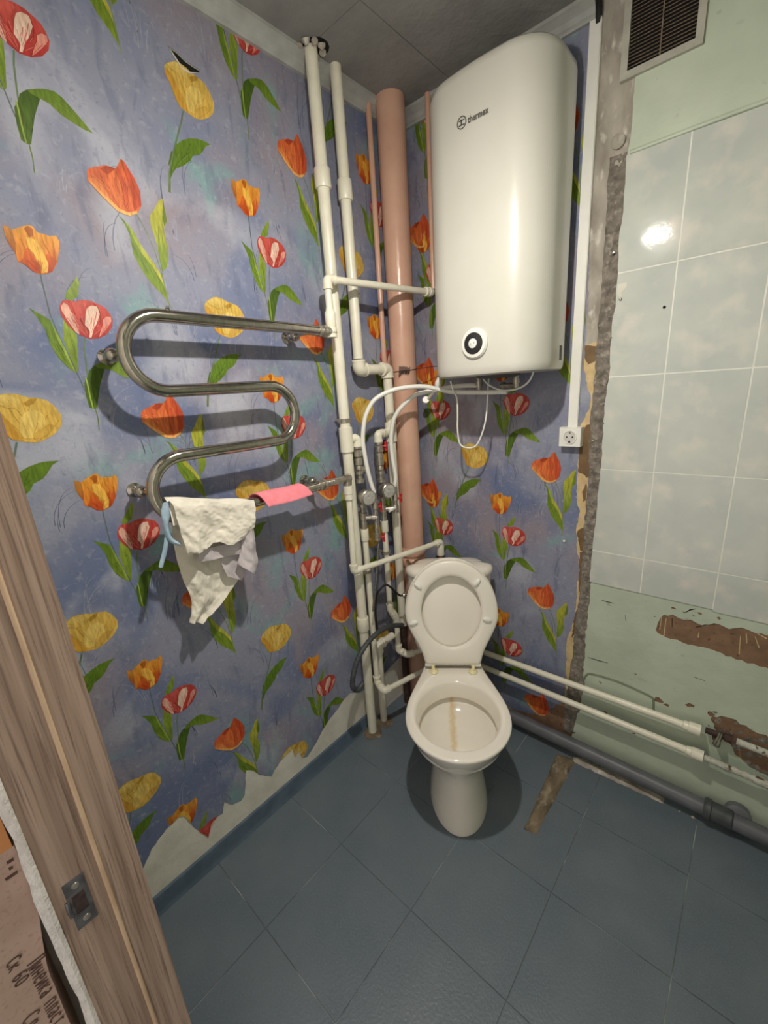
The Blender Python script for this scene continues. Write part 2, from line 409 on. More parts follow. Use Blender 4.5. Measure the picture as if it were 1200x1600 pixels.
# broken strip of mortar where a partition stood
def interp(poly, z):
    for a, b in zip(poly, poly[1:]):
        if (a[1]-z)*(b[1]-z) <= 0 and a[1] != b[1]:
            t = (z-a[1])/(b[1]-a[1]); return a[0] + (b[0]-a[0])*t
    return poly[0][0] if abs(poly[0][1]-z) < abs(poly[-1][1]-z) else poly[-1][0]
rb = MB(); nz_, nx_ = 300, 14; z0, z1 = 0.06, 2.115
for i in range(nz_+1):
    z = z0 + (z1-z0)*i/nz_; a = interp(G2r, z) - 0.004; b = interp(R2r, z) + 0.006
    for j in range(nx_+1):
        x = a + (b-a)*j/nx_
        d = 0.003 + 0.0035*noise.fractal(V((x*60, z*45, 1.3)), 0.7, 2.1, 5) + 0.004*noise.noise(V((x*22, z*12, 4.0)))
        if j in (0, nx_): d = 0.0
        rb.v.append(V((x, -max(d, -0.002) - 0.0012, z)))
for i in range(nz_):
    for j in range(nx_):
        a = i*(nx_+1)+j; rb.f.append((a, a+1, a+nx_+2, a+nx_+1))
build('mortar_scar', rb, MT['rubble'], wall_back, angle=60)
# pebble stuck at the head of the scar, screw in it
pb = MB(); cpt = ony(965, 220, -0.012)
pb.lathe(cpt + V((0, 0.012, 0)), (0, -1, 0), [(0, 0.018), (0.01, 0.019), (0.016, 0.013), (0.018, 0.0)], 12)
build('mortar_stone', pb, MT['rough_plaster'], wall_back)
sc = MB(); cpt = ony(958, 395, -0.012); sc.lathe(cpt + V((0, 0.01, 0)), (0, -1, 0), [(0, 0.003), (0.01, 0.003), (0.011, 0.005), (0.013, 0.0035), (0.0135, 0)], 10)
build('screw', sc, MT['chrome'], wall_back)

# old oil paint: one coat above the tiles, one below with a chipped brown area
TZ = 2.1038; TX = 0.97; TB = 0.775
top_edge = [(h, v) for h, v in B2([(999, 60), (992, 133), (989, 180), (987, 205), (982, 234)])]
PG1 = rag(top_edge, 0.0025, 0.015, 11) + [(0.818, TZ-0.01), (XR, TZ-0.01), (XR, ZC), (0.80, ZC)]
vs, tr = clip2(PG1)
build('green_paint_coat', sheet(MB(), vs, tr, BW, 0.0, 0.004), MT['green'], wall_back, smooth=False)
brown = [(1.028,0.65),(1.035,0.69),(1.045,0.715),(1.07,0.725),(1.087,0.717),(1.12,0.722),(1.15,0.712),(1.18,0.73),(1.218,0.722),(1.246,0.738),(1.28,0.73),(1.33,0.74),(1.42,0.735),(1.42,0.63),(1.33,0.622),(1.247,0.622),(1.2,0.632),(1.165,0.634),(1.12,0.628),(1.078,0.631),(1.05,0.636)]
brown = rag(brown + [brown[0]], 0.005, 0.012, 12)[:-1]
chips = []
for cx, cz, rr in ((1.07, 0.748, 0.008), (1.14, 0.752, 0.007), (1.19, 0.75, 0.006), (1.10, 0.742, 0.005), (1.02, 0.70, 0.004), (0.985, 0.45, 0.004), (1.155, 0.40, 0.012), (0.87, 0.36, 0.006), (1.06, 0.375, 0.016), (1.09, 0.368, 0.010), (1.21, 0.395, 0.012), (0.90, 0.235, 0.008), (0.94, 0.215, 0.010), (1.0, 0.19, 0.007)):
    chips.append([(cx + rr*random.uniform(0.5, 1.4)*math.cos(a), cz + rr*random.uniform(0.4, 1.0)*math.sin(a)) for a in [2*PI*i/9 for i in range(9)]])
rust = [(1.215,0.39),(1.25,0.405),(1.30,0.40),(1.36,0.385),(1.45,0.37),(1.46,0.26),(1.40,0.24),(1.33,0.25),(1.29,0.275),(1.27,0.31),(1.235,0.335),(1.225,0.36)]
rust = rag(rust + [rust[0]], 0.008, 0.012, 13)[:-1]
lowR = [p for p in R2r if p[1] < TB + 0.03]
PG2 = [(lowR[0][0] + 0.001, TB + 0.02)] + [(h + 0.001, v) for h, v in lowR] + [(0.775, 0.0), (XR, 0.0), (XR, TB + 0.02)]
vs, tr = clip2(PG2)
build('brown_base_coat', sheet(MB(), vs, tr, BW, 0.0, 0.0018), MT['redbrown'], wall_back, smooth=False)
vs, tr = clip2(PG2, outside=[brown, rust] + chips)
build('green_paint_coat', sheet(MB(), vs, tr, BW, 0.0, 0.0042), MT['green'], wall_back, smooth=False)
rr_ = MB(); q = []
for i in range(25):
    for j in range(17):
        x = 1.20 + 0.27*i/24; z = 0.23 + 0.19*j/16
        q.append(V((x, -0.001 - max(-0.001, 0.006*noise.fractal(V((x*45, z*45, 9)), 0.7, 2.1, 4) if 0 < i < 24 and 0 < j < 16 else -0.001), z)))
rr_.add(q, [(i*17+j, (i+1)*17+j, (i+1)*17+j+1, i*17+j+1) for i in range(24) for j in range(16)])
build('bare_mortar_patch', rr_, MT['rubble'], wall_back, angle=60)
# raised outline left in the paint by a former fixture, and scratches
b2 = lambda pts, y=-0.005: [ony(u, v, y) for u, v in pts]
pr = MB().sweep(smoothline(b2([(912, 1062), (917, 1054), (925, 1053), (960, 1063), (1000, 1080), (1019, 1090), (1021, 1096), (1021, 1112)]), 4), 0.0036, 6)
build('paint_ridge', pr, MT['greendark'], wall_back)
for pts in ([(940, 938), (948, 940), (960, 943)], [(918, 1027), (935, 1032), (950, 1036)], [(1085, 1058), (1102, 1064)], [(1071, 957), (1078, 953), (1088, 951)], [(1082, 961), (1086, 963)], [(1050, 966), (1050, 980)], [(1087, 980), (1106, 975)], [(978, 970), (977, 960)]):
    w = 0.0018
    build('paint_scratch', MB().sweep(b2(pts, -0.0042), [w*0.5] + [w]*(len(pts)-2) + [w*0.4], 5), MT['rimdark'], wall_back)
for pts in ([(1034, 963), (1031, 983)], [(1041, 966), (1037, 997)], [(1092, 988), (1091, 996)], [(1157, 994), (1155, 1022)], [(1166, 990), (1167, 1005)], [(1180, 995), (1186, 1012)], [(1180, 988), (1198, 998)]):
    build('paint_flake', MB().sweep(b2(pts, -0.0025), [0.0012, 0.002], 5), MT['rawpaper'], wall_back)
# wall tiles 20 x 30 cm, cut along the broken edge
PT = [(h, v) for h, v in R2r if TB - 0.02 < v < TZ + 0.03] + [(0.80, TB - 0.03), (XR, TB - 0.03), (XR, TZ + 0.05), (0.82, TZ + 0.05)]
vs, tr = clip2([(0.80, TB + 0.002), (XR, TB + 0.002), (XR, TZ - 0.001), (0.80, TZ - 0.001)], inside=[PT])
build('tile_grout', sheet(MB(), vs, tr, BW, 0.0, 0.0072), MT['grout'], wall_back, smooth=False)
zs = [TB, TZ - 1.2, TZ - 0.9, TZ - 0.6, TZ - 0.3, TZ]
for i in range(-1, 5):
    for j in range(5):
        g = 0.0019; x0 = TX + 0.2*i + g; x1 = min(TX + 0.2*(i+1) - g, XR)
        zz0 = zs[j] + g; zz1 = zs[j+1] - g
        if j == 0: zz0 = TB + 0.002 - 0.011*max(0, i)*0.5 + random.uniform(-0.002, 0.002)
        vs, tr = clip2([(x0, zz0), (x1, zz0), (x1, zz1), (x0, zz1)], inside=[PT])
        if not tr: continue
        tl = random.uniform(-0.0004, 0.0004)
        build('wall_tile', sheet(MB(), vs, tr, BW, 0.0, 0.0078 + tl), MT['ttile'], wall_back, smooth=False)
# plaster lip along the top of the tiles
lip = MB(); a = ony(985, 236, -0.008); b = V((XR, -0.008, TZ + 0.004)); a = V((a.x, -0.008, TZ + 0.004))
lip.sweep([a, a.lerp(b, 0.2) + V((0, 0, 0.002)), a.lerp(b, 0.5), b], 0.006, 8)
build('paint_bead', lip, MT['green'], wall_back)
hole = MB(); c = ony(1038, 480, -0.0083); hole.lathe(c, (0, 1, 0), [(0, 0.0042), (0.002, 0.0042)], 12); build('drill_hole', hole, MT['rimdark'], wall_back)
cc = ony(971, 456, -0.0085); chip = MB()
vs, tr = clip2([(cc.x-0.012, cc.z+0.022), (cc.x-0.011, cc.z-0.004), (cc.x-0.002, cc.z-0.018), (cc.x+0.004, cc.z-0.014), (cc.x+0.003, cc.z), (cc.x+0.014, cc.z+0.012), (cc.x+0.013, cc.z+0.024)])
build('chipped_glaze', sheet(MB(), vs, tr, BW, 0.006, 0.0086), MT['plaster'], wall_back, smooth=False)
dw = MB(); dw.lathe(cc + V((-0.001, 0, -0.02)), (0, -1, 0), [(-0.004, 0.004), (0.004, 0.004), (0.006, 0.002), (0.0062, 0)], 8); build('screw', dw, MT['nickel'], wall_back)

# other walls, out of view
struct(build('wall_right', MB().box((XR, YD, 0), (XR+0.1, 0.1, ZC)), MT['green'], smooth=False))
cx0 = XJ - 0.022
wf = MB().box((-0.1, YD, 0), (XJ-0.03, YF, ZC)).box((XK+0.03, YD, 0), (XR+0.1, YF, ZC)).box((XJ-0.03, YD, 2.08), (XK+0.03, YF, ZC))
wf.box((-0.1, -2.0, 0), (cx0 - 0.13, YD, ZC))  # hall-side block added so the gap beside the foam stays dark
struct(build('wall_front', wf, MT['plaster'], smooth=False))

# ------------------------------------------------------------------ trims
def cornice(name, P, Q, n):
    prof = [(0, 0), (0.012, 0), (0.014, 0.006), (0.019, 0.01), (0.024, 0.022), (0.034, 0.030), (0.040, 0.034), (0.044, 0.036), (0.044, 0.045), (0, 0.045)]
    mb = MB(); r = []
    for E in (P, Q): r.append([V(E) + V(n)*a + V((0, 0, b)) for a, b in prof])
    return struct(build(name, mb.rings(r), MT['cornice'], angle=25))
cornice('trim_1', (0, YF, ZC-0.045), (0, -0.0, ZC-0.045), (1, 0, 0))
cornice('trim_2', (0.0, 0, ZC-0.045), (0.715, 0, ZC-0.045), (0, -1, 0))
bbp = [(0, 0), (0.020, 0), (0.017, 0.006), (0.012, 0.016), (0.011, 0.052), (0.008, 0.060), (0, 0.062)]
bb = MB().rings([[V((a, y, b)) for a, b in bbp] for y in (YF, -0.45)])
struct(build('baseboard_left', bb, MT['base'], angle=25))

# ------------------------------------------------------------------ printed tulips on the wallpaper (flat print)
def C(*c): return srgb(*c)[:3]
c3 = lambda pts: crop(0, 330, 4.326, pts)
c2 = lambda pts: crop(330, 270, 6.667, pts)
c1 = lambda pts: crop(120, 230, 5.927, pts)
c4 = lambda pts: crop(240, 80, 6.667, pts)
def rel(pts, anchor):
    a = onx(*anchor); return [(p.y - a.y, p.z - a.z) for p in (onx(*q) for q in pts)]
def strip(pts, w0, w1=None):
    w1 = w0 if w1 is None else w1; A = []; B = []
    for i, p in enumerate(pts):
        a = V(pts[max(i-1, 0)]); b = V(pts[min(i+1, len(pts)-1)]); d = (b-a).normalized(); n = V((-d.y, d.x))*(w0+(w1-w0)*i/(len(pts)-1))*0.5
        A.append((p[0]+n.x, p[1]+n.y)); B.append((p[0]-n.x, p[1]-n.y))
    return A + B[::-1]
aA, aD, aD2, aO, aY = (48, 392), (133, 497), (422, 393), (185, 297), (292, 147)
GRN = [C(98,128,34), C(128,152,48)]; GRL = [C(150,170,62), C(120,146,44)]; YGR = [C(196,190,70), C(140,160,56)]; DGR = [C(70,98,28), C(92,118,36)]
mA = [  # (polygon relative to the blossom, colour at top, colour at bottom)
 (strip(rel(c3([(265,425),(275,480),(290,540),(330,700),(400,870),(510,1090),(555,1190),(600,1275)]), aA), 0.0026), C(96,112,116), C(110,120,110)),
 (rel(c3([(515,445),(527,490),(520,580),(470,610),(430,592),(440,555),(465,520)]), aA), *GRL),
 (rel(c3([(420,730),(460,780),(512,840),(516,900),(520,960),(524,1080),(512,1098),(500,1060),(450,950),(420,870),(415,800)]), aA), *GRL),
 (rel(c3([(185,655),(240,690),(290,715),(335,745),(400,870),(450,970),(490,1060),(505,1098),(470,1075),(430,1040),(390,1000),(330,900),(295,800),(240,720)]), aA), *GRN),
 (rel(c3([(335,745),(400,870),(450,970),(490,1060),(505,1098),(480,1060),(430,965),(380,870)]), aA), C(150,176,66), C(160,180,70)),
 (rel(c3([(10,95),(45,112),(78,135),(98,220),(102,295),(60,240),(25,175)]), aA), C(206,140,60), C(170,84,34)),
 (rel(c3([(72,130),(110,118),(150,106),(180,98),(215,108),(245,150),(290,160),(330,175),(370,168),(392,210),(392,270),(376,360),(346,415),(300,430),(255,430),(215,412),(160,365),(112,345),(100,300),(96,220)]), aA), C(240,168,58), C(222,112,36)),
 (rel(c3([(150,122),(180,104),(208,122),(216,170),(190,182),(172,150)]), aA), C(196,112,30), C(176,92,24)),
 (rel(c3([(160,260),(178,250),(205,290),(235,335),(262,370),(270,428),(215,412),(170,372),(128,345),(150,320)]), aA), C(224,112,36), C(196,72,26)),
 (rel(c3([(300,300),(330,290),(362,250),(380,340),(346,412),(318,424),(312,350)]), aA), C(226,116,40), C(190,66,26)),
 (rel(c3([(165,180),(195,185),(230,200),(268,250),(292,300),(318,360),(315,420),(272,425),(270,385),(284,352),(252,340),(215,290),(180,250)]), aA), C(246,188,78), C(250,196,88)),
 (rel(c3([(270,160),(300,168),(340,210),(352,280),(345,330),(318,270),(285,220)]), aA), C(236,158,56), C(222,128,44)),
 (rel(c3([(362,168),(392,210),(390,275),(372,350),(362,280),(348,205)]), aA), C(240,168,70), C(232,136,54)),
]
mD = [
 (strip(rel(c3([(568,852),(566,930),(580,1060),(600,1200),(640,1330),(658,1400),(666,1475)]), aD), 0.0035, 0.0022), C(112,134,104), C(120,138,70)),
 (rel(c2([(580,1335),(600,1290),(610,1240),(640,1205),(690,1180),(705,1235),(690,1290),(672,1360),(655,1470),(645,1548),(625,1552),(600,1535),(585,1440)]), aD2), *DGR),
 (rel(c2([(690,1180),(725,1168),(770,1165),(805,1190),(845,1240),(890,1300),(945,1378),(905,1368),(860,1345),(800,1310),(745,1255),(705,1238),(665,1222),(648,1205)]), aD2), *GRN),
 (strip(rel(c2([(590,1290),(598,1340),(605,1420),(615,1500),(622,1548)]), aD2), 0.003), C(166,184,84), C(150,172,70)),
 (rel(c3([(394,640),(415,600),(450,594),(500,605),(560,594),(620,605),(680,635),(712,655),(738,690),(757,730),(752,782),(716,830),(660,856),(600,860),(545,836),(500,812),(450,762),(405,700)]), aD), C(206,84,74), C(188,56,52)),
 (rel(c3([(405,640),(425,612),(450,630),(470,668),(500,720),(525,775),(530,830),(505,812),(460,748),(430,700),(412,672)]), aD), C(238,178,158), C(230,190,172)),
 (rel(c3([(480,612),(540,604),(580,622),(560,650),(545,700),(525,740),(500,690),(485,650)]), aD), C(216,98,86), C(198,74,66)),
 (rel(c3([(572,690),(582,650),(608,634),(650,640),(668,690),(650,750),(630,790),(612,850),(596,850),(602,812),(590,790),(568,766)]), aD), C(242,204,182), C(250,216,196)),
 (rel(c3([(620,612),(672,640),(700,670),(690,720),(670,760),(676,700),(655,645)]), aD), C(208,82,72), C(196,62,56)),
 (rel(c3([(690,728),(715,708),(742,712),(746,740),(722,780),(685,826),(662,850),(672,800),(690,762)]), aD), C(236,160,142), C(228,140,124)),
]
mO = [
 (strip(rel(c1([(555,635),(600,710),(640,780),(720,960),(790,1180),(830,1350),(868,1500)]), aO), 0.0034, 0.0026), C(120,138,120), C(140,158,80)),
 (rel(c1([(385,635),(440,690),(520,780),(600,920),(700,1060),(780,1190),(810,1290),(850,1450),(820,1410),(780,1360),(690,1270),(600,1140),(530,1010),(495,830),(450,730)]), aO), C(110,140,44), C(134,156,48)),
 (rel(c1([(440,690),(520,780),(600,920),(700,1060),(780,1190),(810,1290),(700,1110),(600,990),(540,880),(500,790)]), aO), C(150,170,60), C(206,196,72)),
 (rel(c1([(800,490),(797,560),(830,650),(837,700),(810,760),(820,850),(850,960),(852,1060),(832,1130),(795,1170),(765,1020),(740,900),(690,740),(680,650),(720,590),(760,510)]), aO), *YGR),
 (rel(c1([(800,520),(830,650),(837,700),(812,745),(800,690),(795,600)]), aO), C(120,140,44), C(110,130,40)),
 (rel(c1([(760,900),(800,900),(840,960),(850,1060),(830,1130),(795,1165),(775,1040)]), aO), C(150,168,60), C(124,148,46)),
 (rel(c1([(100,240),(120,210),(200,195),(270,185),(330,200),(358,215),(385,180),(410,125),(440,150),(470,200),(540,310),(590,430),(602,560),(565,630),(500,652),(450,640),(380,605),(300,530),(200,430),(110,330)]), aO), C(224,104,58), C(226,112,60)),
 (rel(c1([(220,215),(275,190),(330,202),(358,217),(335,240),(290,268),(262,250)]), aO), C(176,66,36), C(190,80,42)),
 (rel(c1([(110,300),(170,300),(240,370),(300,470),(350,560),(300,530),(200,430),(112,332)]), aO), C(236,132,70), C(240,150,78)),
 (rel(c1([(108,322),(160,350),(230,430),(320,510),(400,585),(480,620),(560,606),(562,632),(500,652),(450,640),(380,607),(300,532),(200,432)]), aO), C(246,160,84), C(250,190,110)),
 (rel(c1([(358,217),(372,262),(400,330),(420,400),(432,500),(410,590),(340,470),(295,370),(290,290),(330,242)]), aO), C(230,116,62), C(238,130,66)),
 (rel(c1([(412,128),(440,150),(470,200),(540,310),(590,430),(598,555),(540,600),(510,420),(455,262),(430,200)]), aO), C(212,88,48), C(206,80,44)),
 (rel(c1([(366,240),(385,190),(405,240),(460,380),(480,520),(455,560),(425,390)]), aO), C(206,82,44), C(224,104,56)),
]
mY = [
 (strip(rel(c4([(290,650),(270,760),(220,960),(180,1120),(150,1300),(148,1500)]), aY), 0.0040, 0.0060), C(112,134,116), C(116,132,80)),
 (rel(c4([(215,1000),(280,955),(360,935),(440,940),(500,960),(580,1000),(530,1015),(490,1080),(460,1110),(390,1120),(370,1170),(300,1220),(220,1250),(180,1300),(160,1360),(150,1320),(165,1230),(190,1100)]), aY), C(104,134,36), C(92,124,32)),
 (rel(c4([(165,1070),(178,1070),(165,1160),(140,1230),(135,1200)]), aY), *DGR),
 (rel(c4([(90,180),(120,150),(200,130),(250,150),(320,200),(380,260),(440,300),(510,360),(560,440),(612,570),(612,660),(560,722),(480,742),(420,730),(330,670),(260,610),(220,540),(180,440),(150,360),(100,270)]), aY), C(226,190,92), C(232,186,84)),
 (rel(c4([(100,190),(160,260),(230,400),(290,540),(340,665),(260,610),(220,540),(180,440),(150,360),(102,272)]), aY), C(212,160,62), C(220,164,60)),
 (rel(c4([(350,300),(400,285),(445,305),(430,340),(375,350)]), aY), C(190,150,56), C(196,150,56)),
 (rel(c4([(320,430),(370,390),(440,420),(490,500),(500,590),(440,640),(400,680),(340,645),(310,560)]), aY), C(238,206,112), C(240,204,108)),
 (rel(c4([(400,650),(440,620),(520,600),(560,640),(500,700),(430,715)]), aY), C(208,166,72), C(232,188,90)),
 (rel(c4([(120,160),(200,140),(260,175),(330,260),(300,330),(230,280),(160,210)]), aY), C(236,206,116), C(230,192,96)),
]
def veins(pg, n, col, w, root=None, seed=0, lo=0.25, hi=0.95):
    rnd = random.Random(seed); pg = [V(p) for p in pg]
    b = min(pg, key=lambda p: p.y) if root is None else V(root)
    far = sorted(pg, key=lambda p: -(p-b).length); out = []
    top = far[:max(4, len(far)*2//3)]
    for _ in range(n):
        e = rnd.choice(top).lerp(rnd.choice(top), rnd.random()); d = e - b
        if d.length < 0.004: continue
        nn = V((-d.y, d.x)).normalized(); bow = nn*rnd.uniform(-0.10, 0.10)*d.length
        t0 = rnd.uniform(0.05, lo + 0.2); t1 = rnd.uniform(0.6, hi)
        pts = []
        for i in range(6):
            t = t0 + (t1-t0)*i/5; p = b + d*t + bow*4*t*(1-t); pts.append((p.x, p.y))
        half = strip(pts, w*0.5, w*rnd.uniform(0.5, 1.3))
        out.append(half)
    return [(o, col, col, pg) for o in out]
def with_veins(m, spec):
    out = []
    for i, e in enumerate(m):
        out.append(e)
        for n, col, w in spec.get(i, ()): out += veins(e[0], n, col, w, seed=i*7+n)
    return out
mA = with_veins(mA, {3: [(7, C(82,112,28), 0.0012)], 2: [(4, C(104,132,40), 0.0012)], 6: [(10, C(214,118,38), 0.0016), (6, C(248,190,86), 0.0016)], 8: [(5, C(176,58,22), 0.0014)], 10: [(4, C(230,150,52), 0.0013)]})
mD = with_veins(mD, {1: [(5, C(54,82,22), 0.0012)], 2: [(5, C(130,156,54), 0.0012)], 4: [(14, C(226,128,112), 0.0016), (8, C(168,40,42), 0.0016)], 5: [(7, C(206,88,78), 0.0013)], 7: [(8, C(218,108,94), 0.0013), (5, C(255,232,214), 0.0012)], 9: [(5, C(204,80,70), 0.0012)]})
mO = with_veins(mO, {1: [(6, C(92,124,34), 0.0014)], 3: [(6, C(128,150,48), 0.0016)], 6: [(12, C(196,76,40), 0.0018), (8, C(240,136,76), 0.0018)], 10: [(6, C(206,88,44), 0.0016)], 11: [(5, C(184,64,34), 0.0016)]})
mY = with_veins(mY, {1: [(8, C(80,110,26), 0.0016), (4, C(128,156,50), 0.0014)], 3: [(12, C(200,156,62), 0.0018), (8, C(242,214,128), 0.0018)], 6: [(6, C(218,174,82), 0.0016)], 8: [(5, C(212,168,76), 0.0016)]})
PER = 0.5293
def place(motif, h0, v0, wall, poly, parent, name, k0):
    mb = MB(); lift = 0.00135
    for k, ent in enumerate(motif):
        pg, ct, cb = ent[:3]
        q = [(h0 + a, v0 + b) for a, b in pg]
        ins_ = [poly] + ([[(h0 + a, v0 + b) for a, b in ent[3]]] if len(ent) > 3 else [])
        if all(p[1] > ZC-0.045 for p in q): continue
        try: vs, tr = clip2(q, inside=ins_)
        except Exception: continue
        if not tr: continue
        hi = max(p[1] for p in q); lo = min(p[1] for p in q)
        used = sorted({i for t in tr for i in t}); mp = {u: i for i, u in enumerate(used)}
        mb.add([wall(vs[u][0], vs[u][1], lift + 0.00003*k) for u in used], [tuple(mp[i] for i in t) for t in tr])
        for u in used:
            t = (vs[u][1]-lo)/max(hi-lo, 1e-6); mb.c.append(tuple(ct[i]*t + cb[i]*(1-t) for i in range(3)))
    if mb.v: build(name, mb, MT['print'], parent, smooth=False)
def rows(h, v, motif, wall, poly, parent, name, lo=0.0):
    k = -6
    while k < 7:
        z = v + k*PER; k += 1
        if lo - 0.05 < z < ZC + 0.22: place(motif, h, z, wall, poly, parent, name, k)
PLc = [p for p in PL]; PBc = [p for p in PB]
# the left wall is hung in strips with a half-drop repeat
for h, v, mo, nm in ((-1.3738, 1.5053, mY, 'yellow_tulip_print'), (-0.859, 2.2729, mY, 'yellow_tulip_print'), (-0.321, 1.97, mY, 'yellow_tulip_print'),
        (-1.0793, 2.0067, mO, 'orange_tulip_print'), (-0.5358, 2.2294, mO, 'orange_tulip_print'),
        (-1.2786, 1.8448, mA, 'amber_tulip_print'), (-0.7348, 2.0707, mA, 'amber_tulip_print'), (-0.2155, 2.285, mA, 'amber_tulip_print'),
        (-1.2097, 1.7161, mD, 'striped_tulip_print'), (-0.6664, 1.9443, mD, 'striped_tulip_print'), (-0.147, 2.16, mD, 'striped_tulip_print')):
    rows(h, v, mo, LW, PLc, wp_left, nm)
for h, v, mo, nm in ((0.318, 1.224, mY, 'yellow_tulip_print'), (0.63, 1.190, mO, 'orange_tulip_print'), (0.085, 2.101, mO, 'orange_tulip_print'),
        (0.436, 1.03, mA, 'amber_tulip_print'), (0.097, 1.015, mA, 'amber_tulip_print'), (0.499, 1.4287, mD, 'striped_tulip_print'), (0.156, 0.886, mD, 'striped_tulip_print')):
    rows(h, v, mo, BW, PBc, wp_back, nm)
# faint sketched grass strokes of the print
def sketch(wall, poly, parent, h0, h1, seed):
    rnd = random.Random(seed); mb = MB()
    for _ in range(150):
        h = rnd.uniform(h0, h1); v = rnd.uniform(0.15, 2.42); sgn = rnd.choice((-1, 1)); n = rnd.randint(2, 4)
        light = rnd.random() < 0.55
        for q in range(n):
            ln = rnd.uniform(0.035, 0.12); cv = rnd.uniform(0.3, 1.0); x0 = h + rnd.uniform(-0.012, 0.012); y0 = v + rnd.uniform(-0.012, 0.012)
            pts = [(x0 + sgn*ln*(1-math.cos(t*cv*1.5)) , y0 + ln*math.sin(t*1.5)) for t in [i/7 for i in range(8)]]
            g = strip(pts, 0.0019, 0.0005); col = C(166, 170, 188) if light else C(104, 110, 138)
            try: vs, tr = clip2(g, inside=[poly])
            except Exception: continue
            if not tr: continue
            used = sorted({i for t in tr for i in t}); mp = {u: i for i, u in enumerate(used)}
            mb.add([wall(vs[u][0], vs[u][1], 0.00127) for u in used], [tuple(mp[i] for i in t) for t in tr]); mb.c += [col]*len(used)
    o = build('grass_sketch_print', mb, MT['print'], parent, smooth=False); o['kind'] = 'stuff'
sketch(LW, PLc, wp_left, YF, -0.02, 21)
sketch(BW, PBc, wp_back, 0.02, 0.70, 22)

# ------------------------------------------------------------------ door frame, cardboard, lamp
door = thing('door_1', 'oak foil door frame standing open with a dark strike plate', 'door frame', (XJ, YF, 0)); door['kind'] = 'structure'
j = MB().box((XJ-0.03, YD, 0), (XJ, -1.522, 2.08)); build('jamb_board', j, MT['wood'], door, bevel=0.002)
j = MB().box((XJ-0.03, -1.520, 0), (XJ+0.0, YF, 2.08)); build('jamb_stop', j, MT['wood'], door, bevel=0.002)
j = MB().cyl((XJ+0.001, -1.5215, 0), (XJ+0.001, -1.5215, 2.06), 0.0032, n=10); build('seal_strip', j, MT['seal'], door)
j = MB().box((XK, YD, 0), (XK+0.03, YF, 2.08)); build('jamb_board', j, MT['wood'], door, bevel=0.002)
j = MB().box((XJ-0.03, YD, 2.08), (XK+0.03, YF, 2.11)); build('head_board', j, MT['wood'], door, bevel=0.002)
pz = 0.787; py = -1.5565
sp = build('strike_plate', MB().box((XJ-0.002, py-0.0135, pz-0.047), (XJ+0.0016, py+0.0135, pz+0.047)), MT['plate'], door, bevel=0.0012)
build('latch_hole', MB().box((XJ-0.001, py-0.008, pz-0.018), (XJ+0.0019, py+0.008, pz+0.018)), MT['latch'], sp, smooth=False)
build('latch_lip', MB().sweep([(XJ+0.001, py-0.014, pz-0.015), (XJ+0.004, py-0.015, pz), (XJ+0.001, py-0.014, pz+0.015)], 0.003, 8), MT['plate'], sp)
for s in (-1, 1):
    build('screw', MB().lathe((XJ+0.001, py+0.001, pz+s*0.034), (1, 0, 0), [(0, 0.0055), (0.0014, 0.005), (0.0018, 0.002), (0.0018, 0)], 12), MT['nickel'], sp)
# foam edge
fe = MB(); rs = []
for i in range(60):
    z = 0.02 + 1.35*i/59
    w = 0.002 + 0.006*noise.noise(V((z*9, 2.2, 0))) + 0.003*noise.noise(V((z*40, 1, 0)))
    y = YD - 0.004; x = XJ + 0.002 + 0.004*noise.noise(V((z*13, 7, 0)))
    rs.append([V((x-0.02, y+0.003, z)), V((x, y+0.004, z)), V((x+0.004, y-w*0.5, z)), V((x, y-w-0.008, z)), V((x-0.02, y-w-0.008, z))])
fo = build('foam_strip', fe.rings(rs), MT['foam'], loc=(XJ, YD-0.01, 0.02), angle=50); tag(fo, 'torn white foam strip down the edge of the oak door frame', 'foam strip')
cx = XJ - 0.022
card = thing('cardboard_box', 'brown cardboard box with printed lettering leaning beside door frame', 'box', (cx, -1.72, 0.0))
cyl = -1.600
cb = MB(); ed = [(cyl - 0.0 - 0.004*noise.noise(V((z*6, 3, 0))) - min(0.016, max(0.0, (0.80 - z)*0.14)), z) for z in [0.0 + 0.93*i/40 for i in range(41)]]
out = ed + [(-1.95, 0.93), (-1.95, 0.0)]
vs, tr = clip2(out); sheet(cb, vs, tr, LW, cx - 0.12, cx)
pan = build('front_panel', cb, MT['card'], card, smooth=False)
cb = MB(); vs, tr = clip2([(cyl, 0.93), (-1.95, 0.93), (-1.95, 1.12), (cyl, 1.12)]); sheet(cb, vs, tr, LW, cx - 0.12, cx + 0.0005)
build('orange_band', cb, MT['cardorange'], card, smooth=False)
def text_mesh(s, size, shear=0.0, bold=0.0):
    cu = bpy.data.curves.new('lettering', 'FONT'); cu.body = s; cu.size = size; cu.shear = shear; cu.offset = bold; cu.resolution_u = 4
    ob = bpy.data.objects.new('lettering', cu); COL.objects.link(ob)
    dg = bpy.context.evaluated_depsgraph_get(); ev = ob.evaluated_get(dg); me = ev.to_mesh()
    vs = [v.co.copy() for v in me.vertices]; fs = [tuple(p.vertices) for p in me.polygons]
    ev.to_mesh_clear(); bpy.data.objects.remove(ob); bpy.data.curves.remove(cu)
    return vs, fs
def letters(name, s, size, org, ex, ey, mt, parent, shear=0.0, bold=0.0, lift=None):
    vs, fs = text_mesh(s, size, shear, bold)
    mb = MB(); nn = V(ex).cross(V(ey)).normalized()
    for i, f in enumerate(fs):                      # overlapping strokes must not be coplanar
        mb.add([V(org) + V(ex)*vs[q].x + V(ey)*vs[q].y + nn*(0.00004*(i % 9)) for q in f], [tuple(range(len(f)))])
    return build(name, mb, mt, parent, smooth=False)
def at_card(u, v): return onx(u, v, cx + 0.0012)
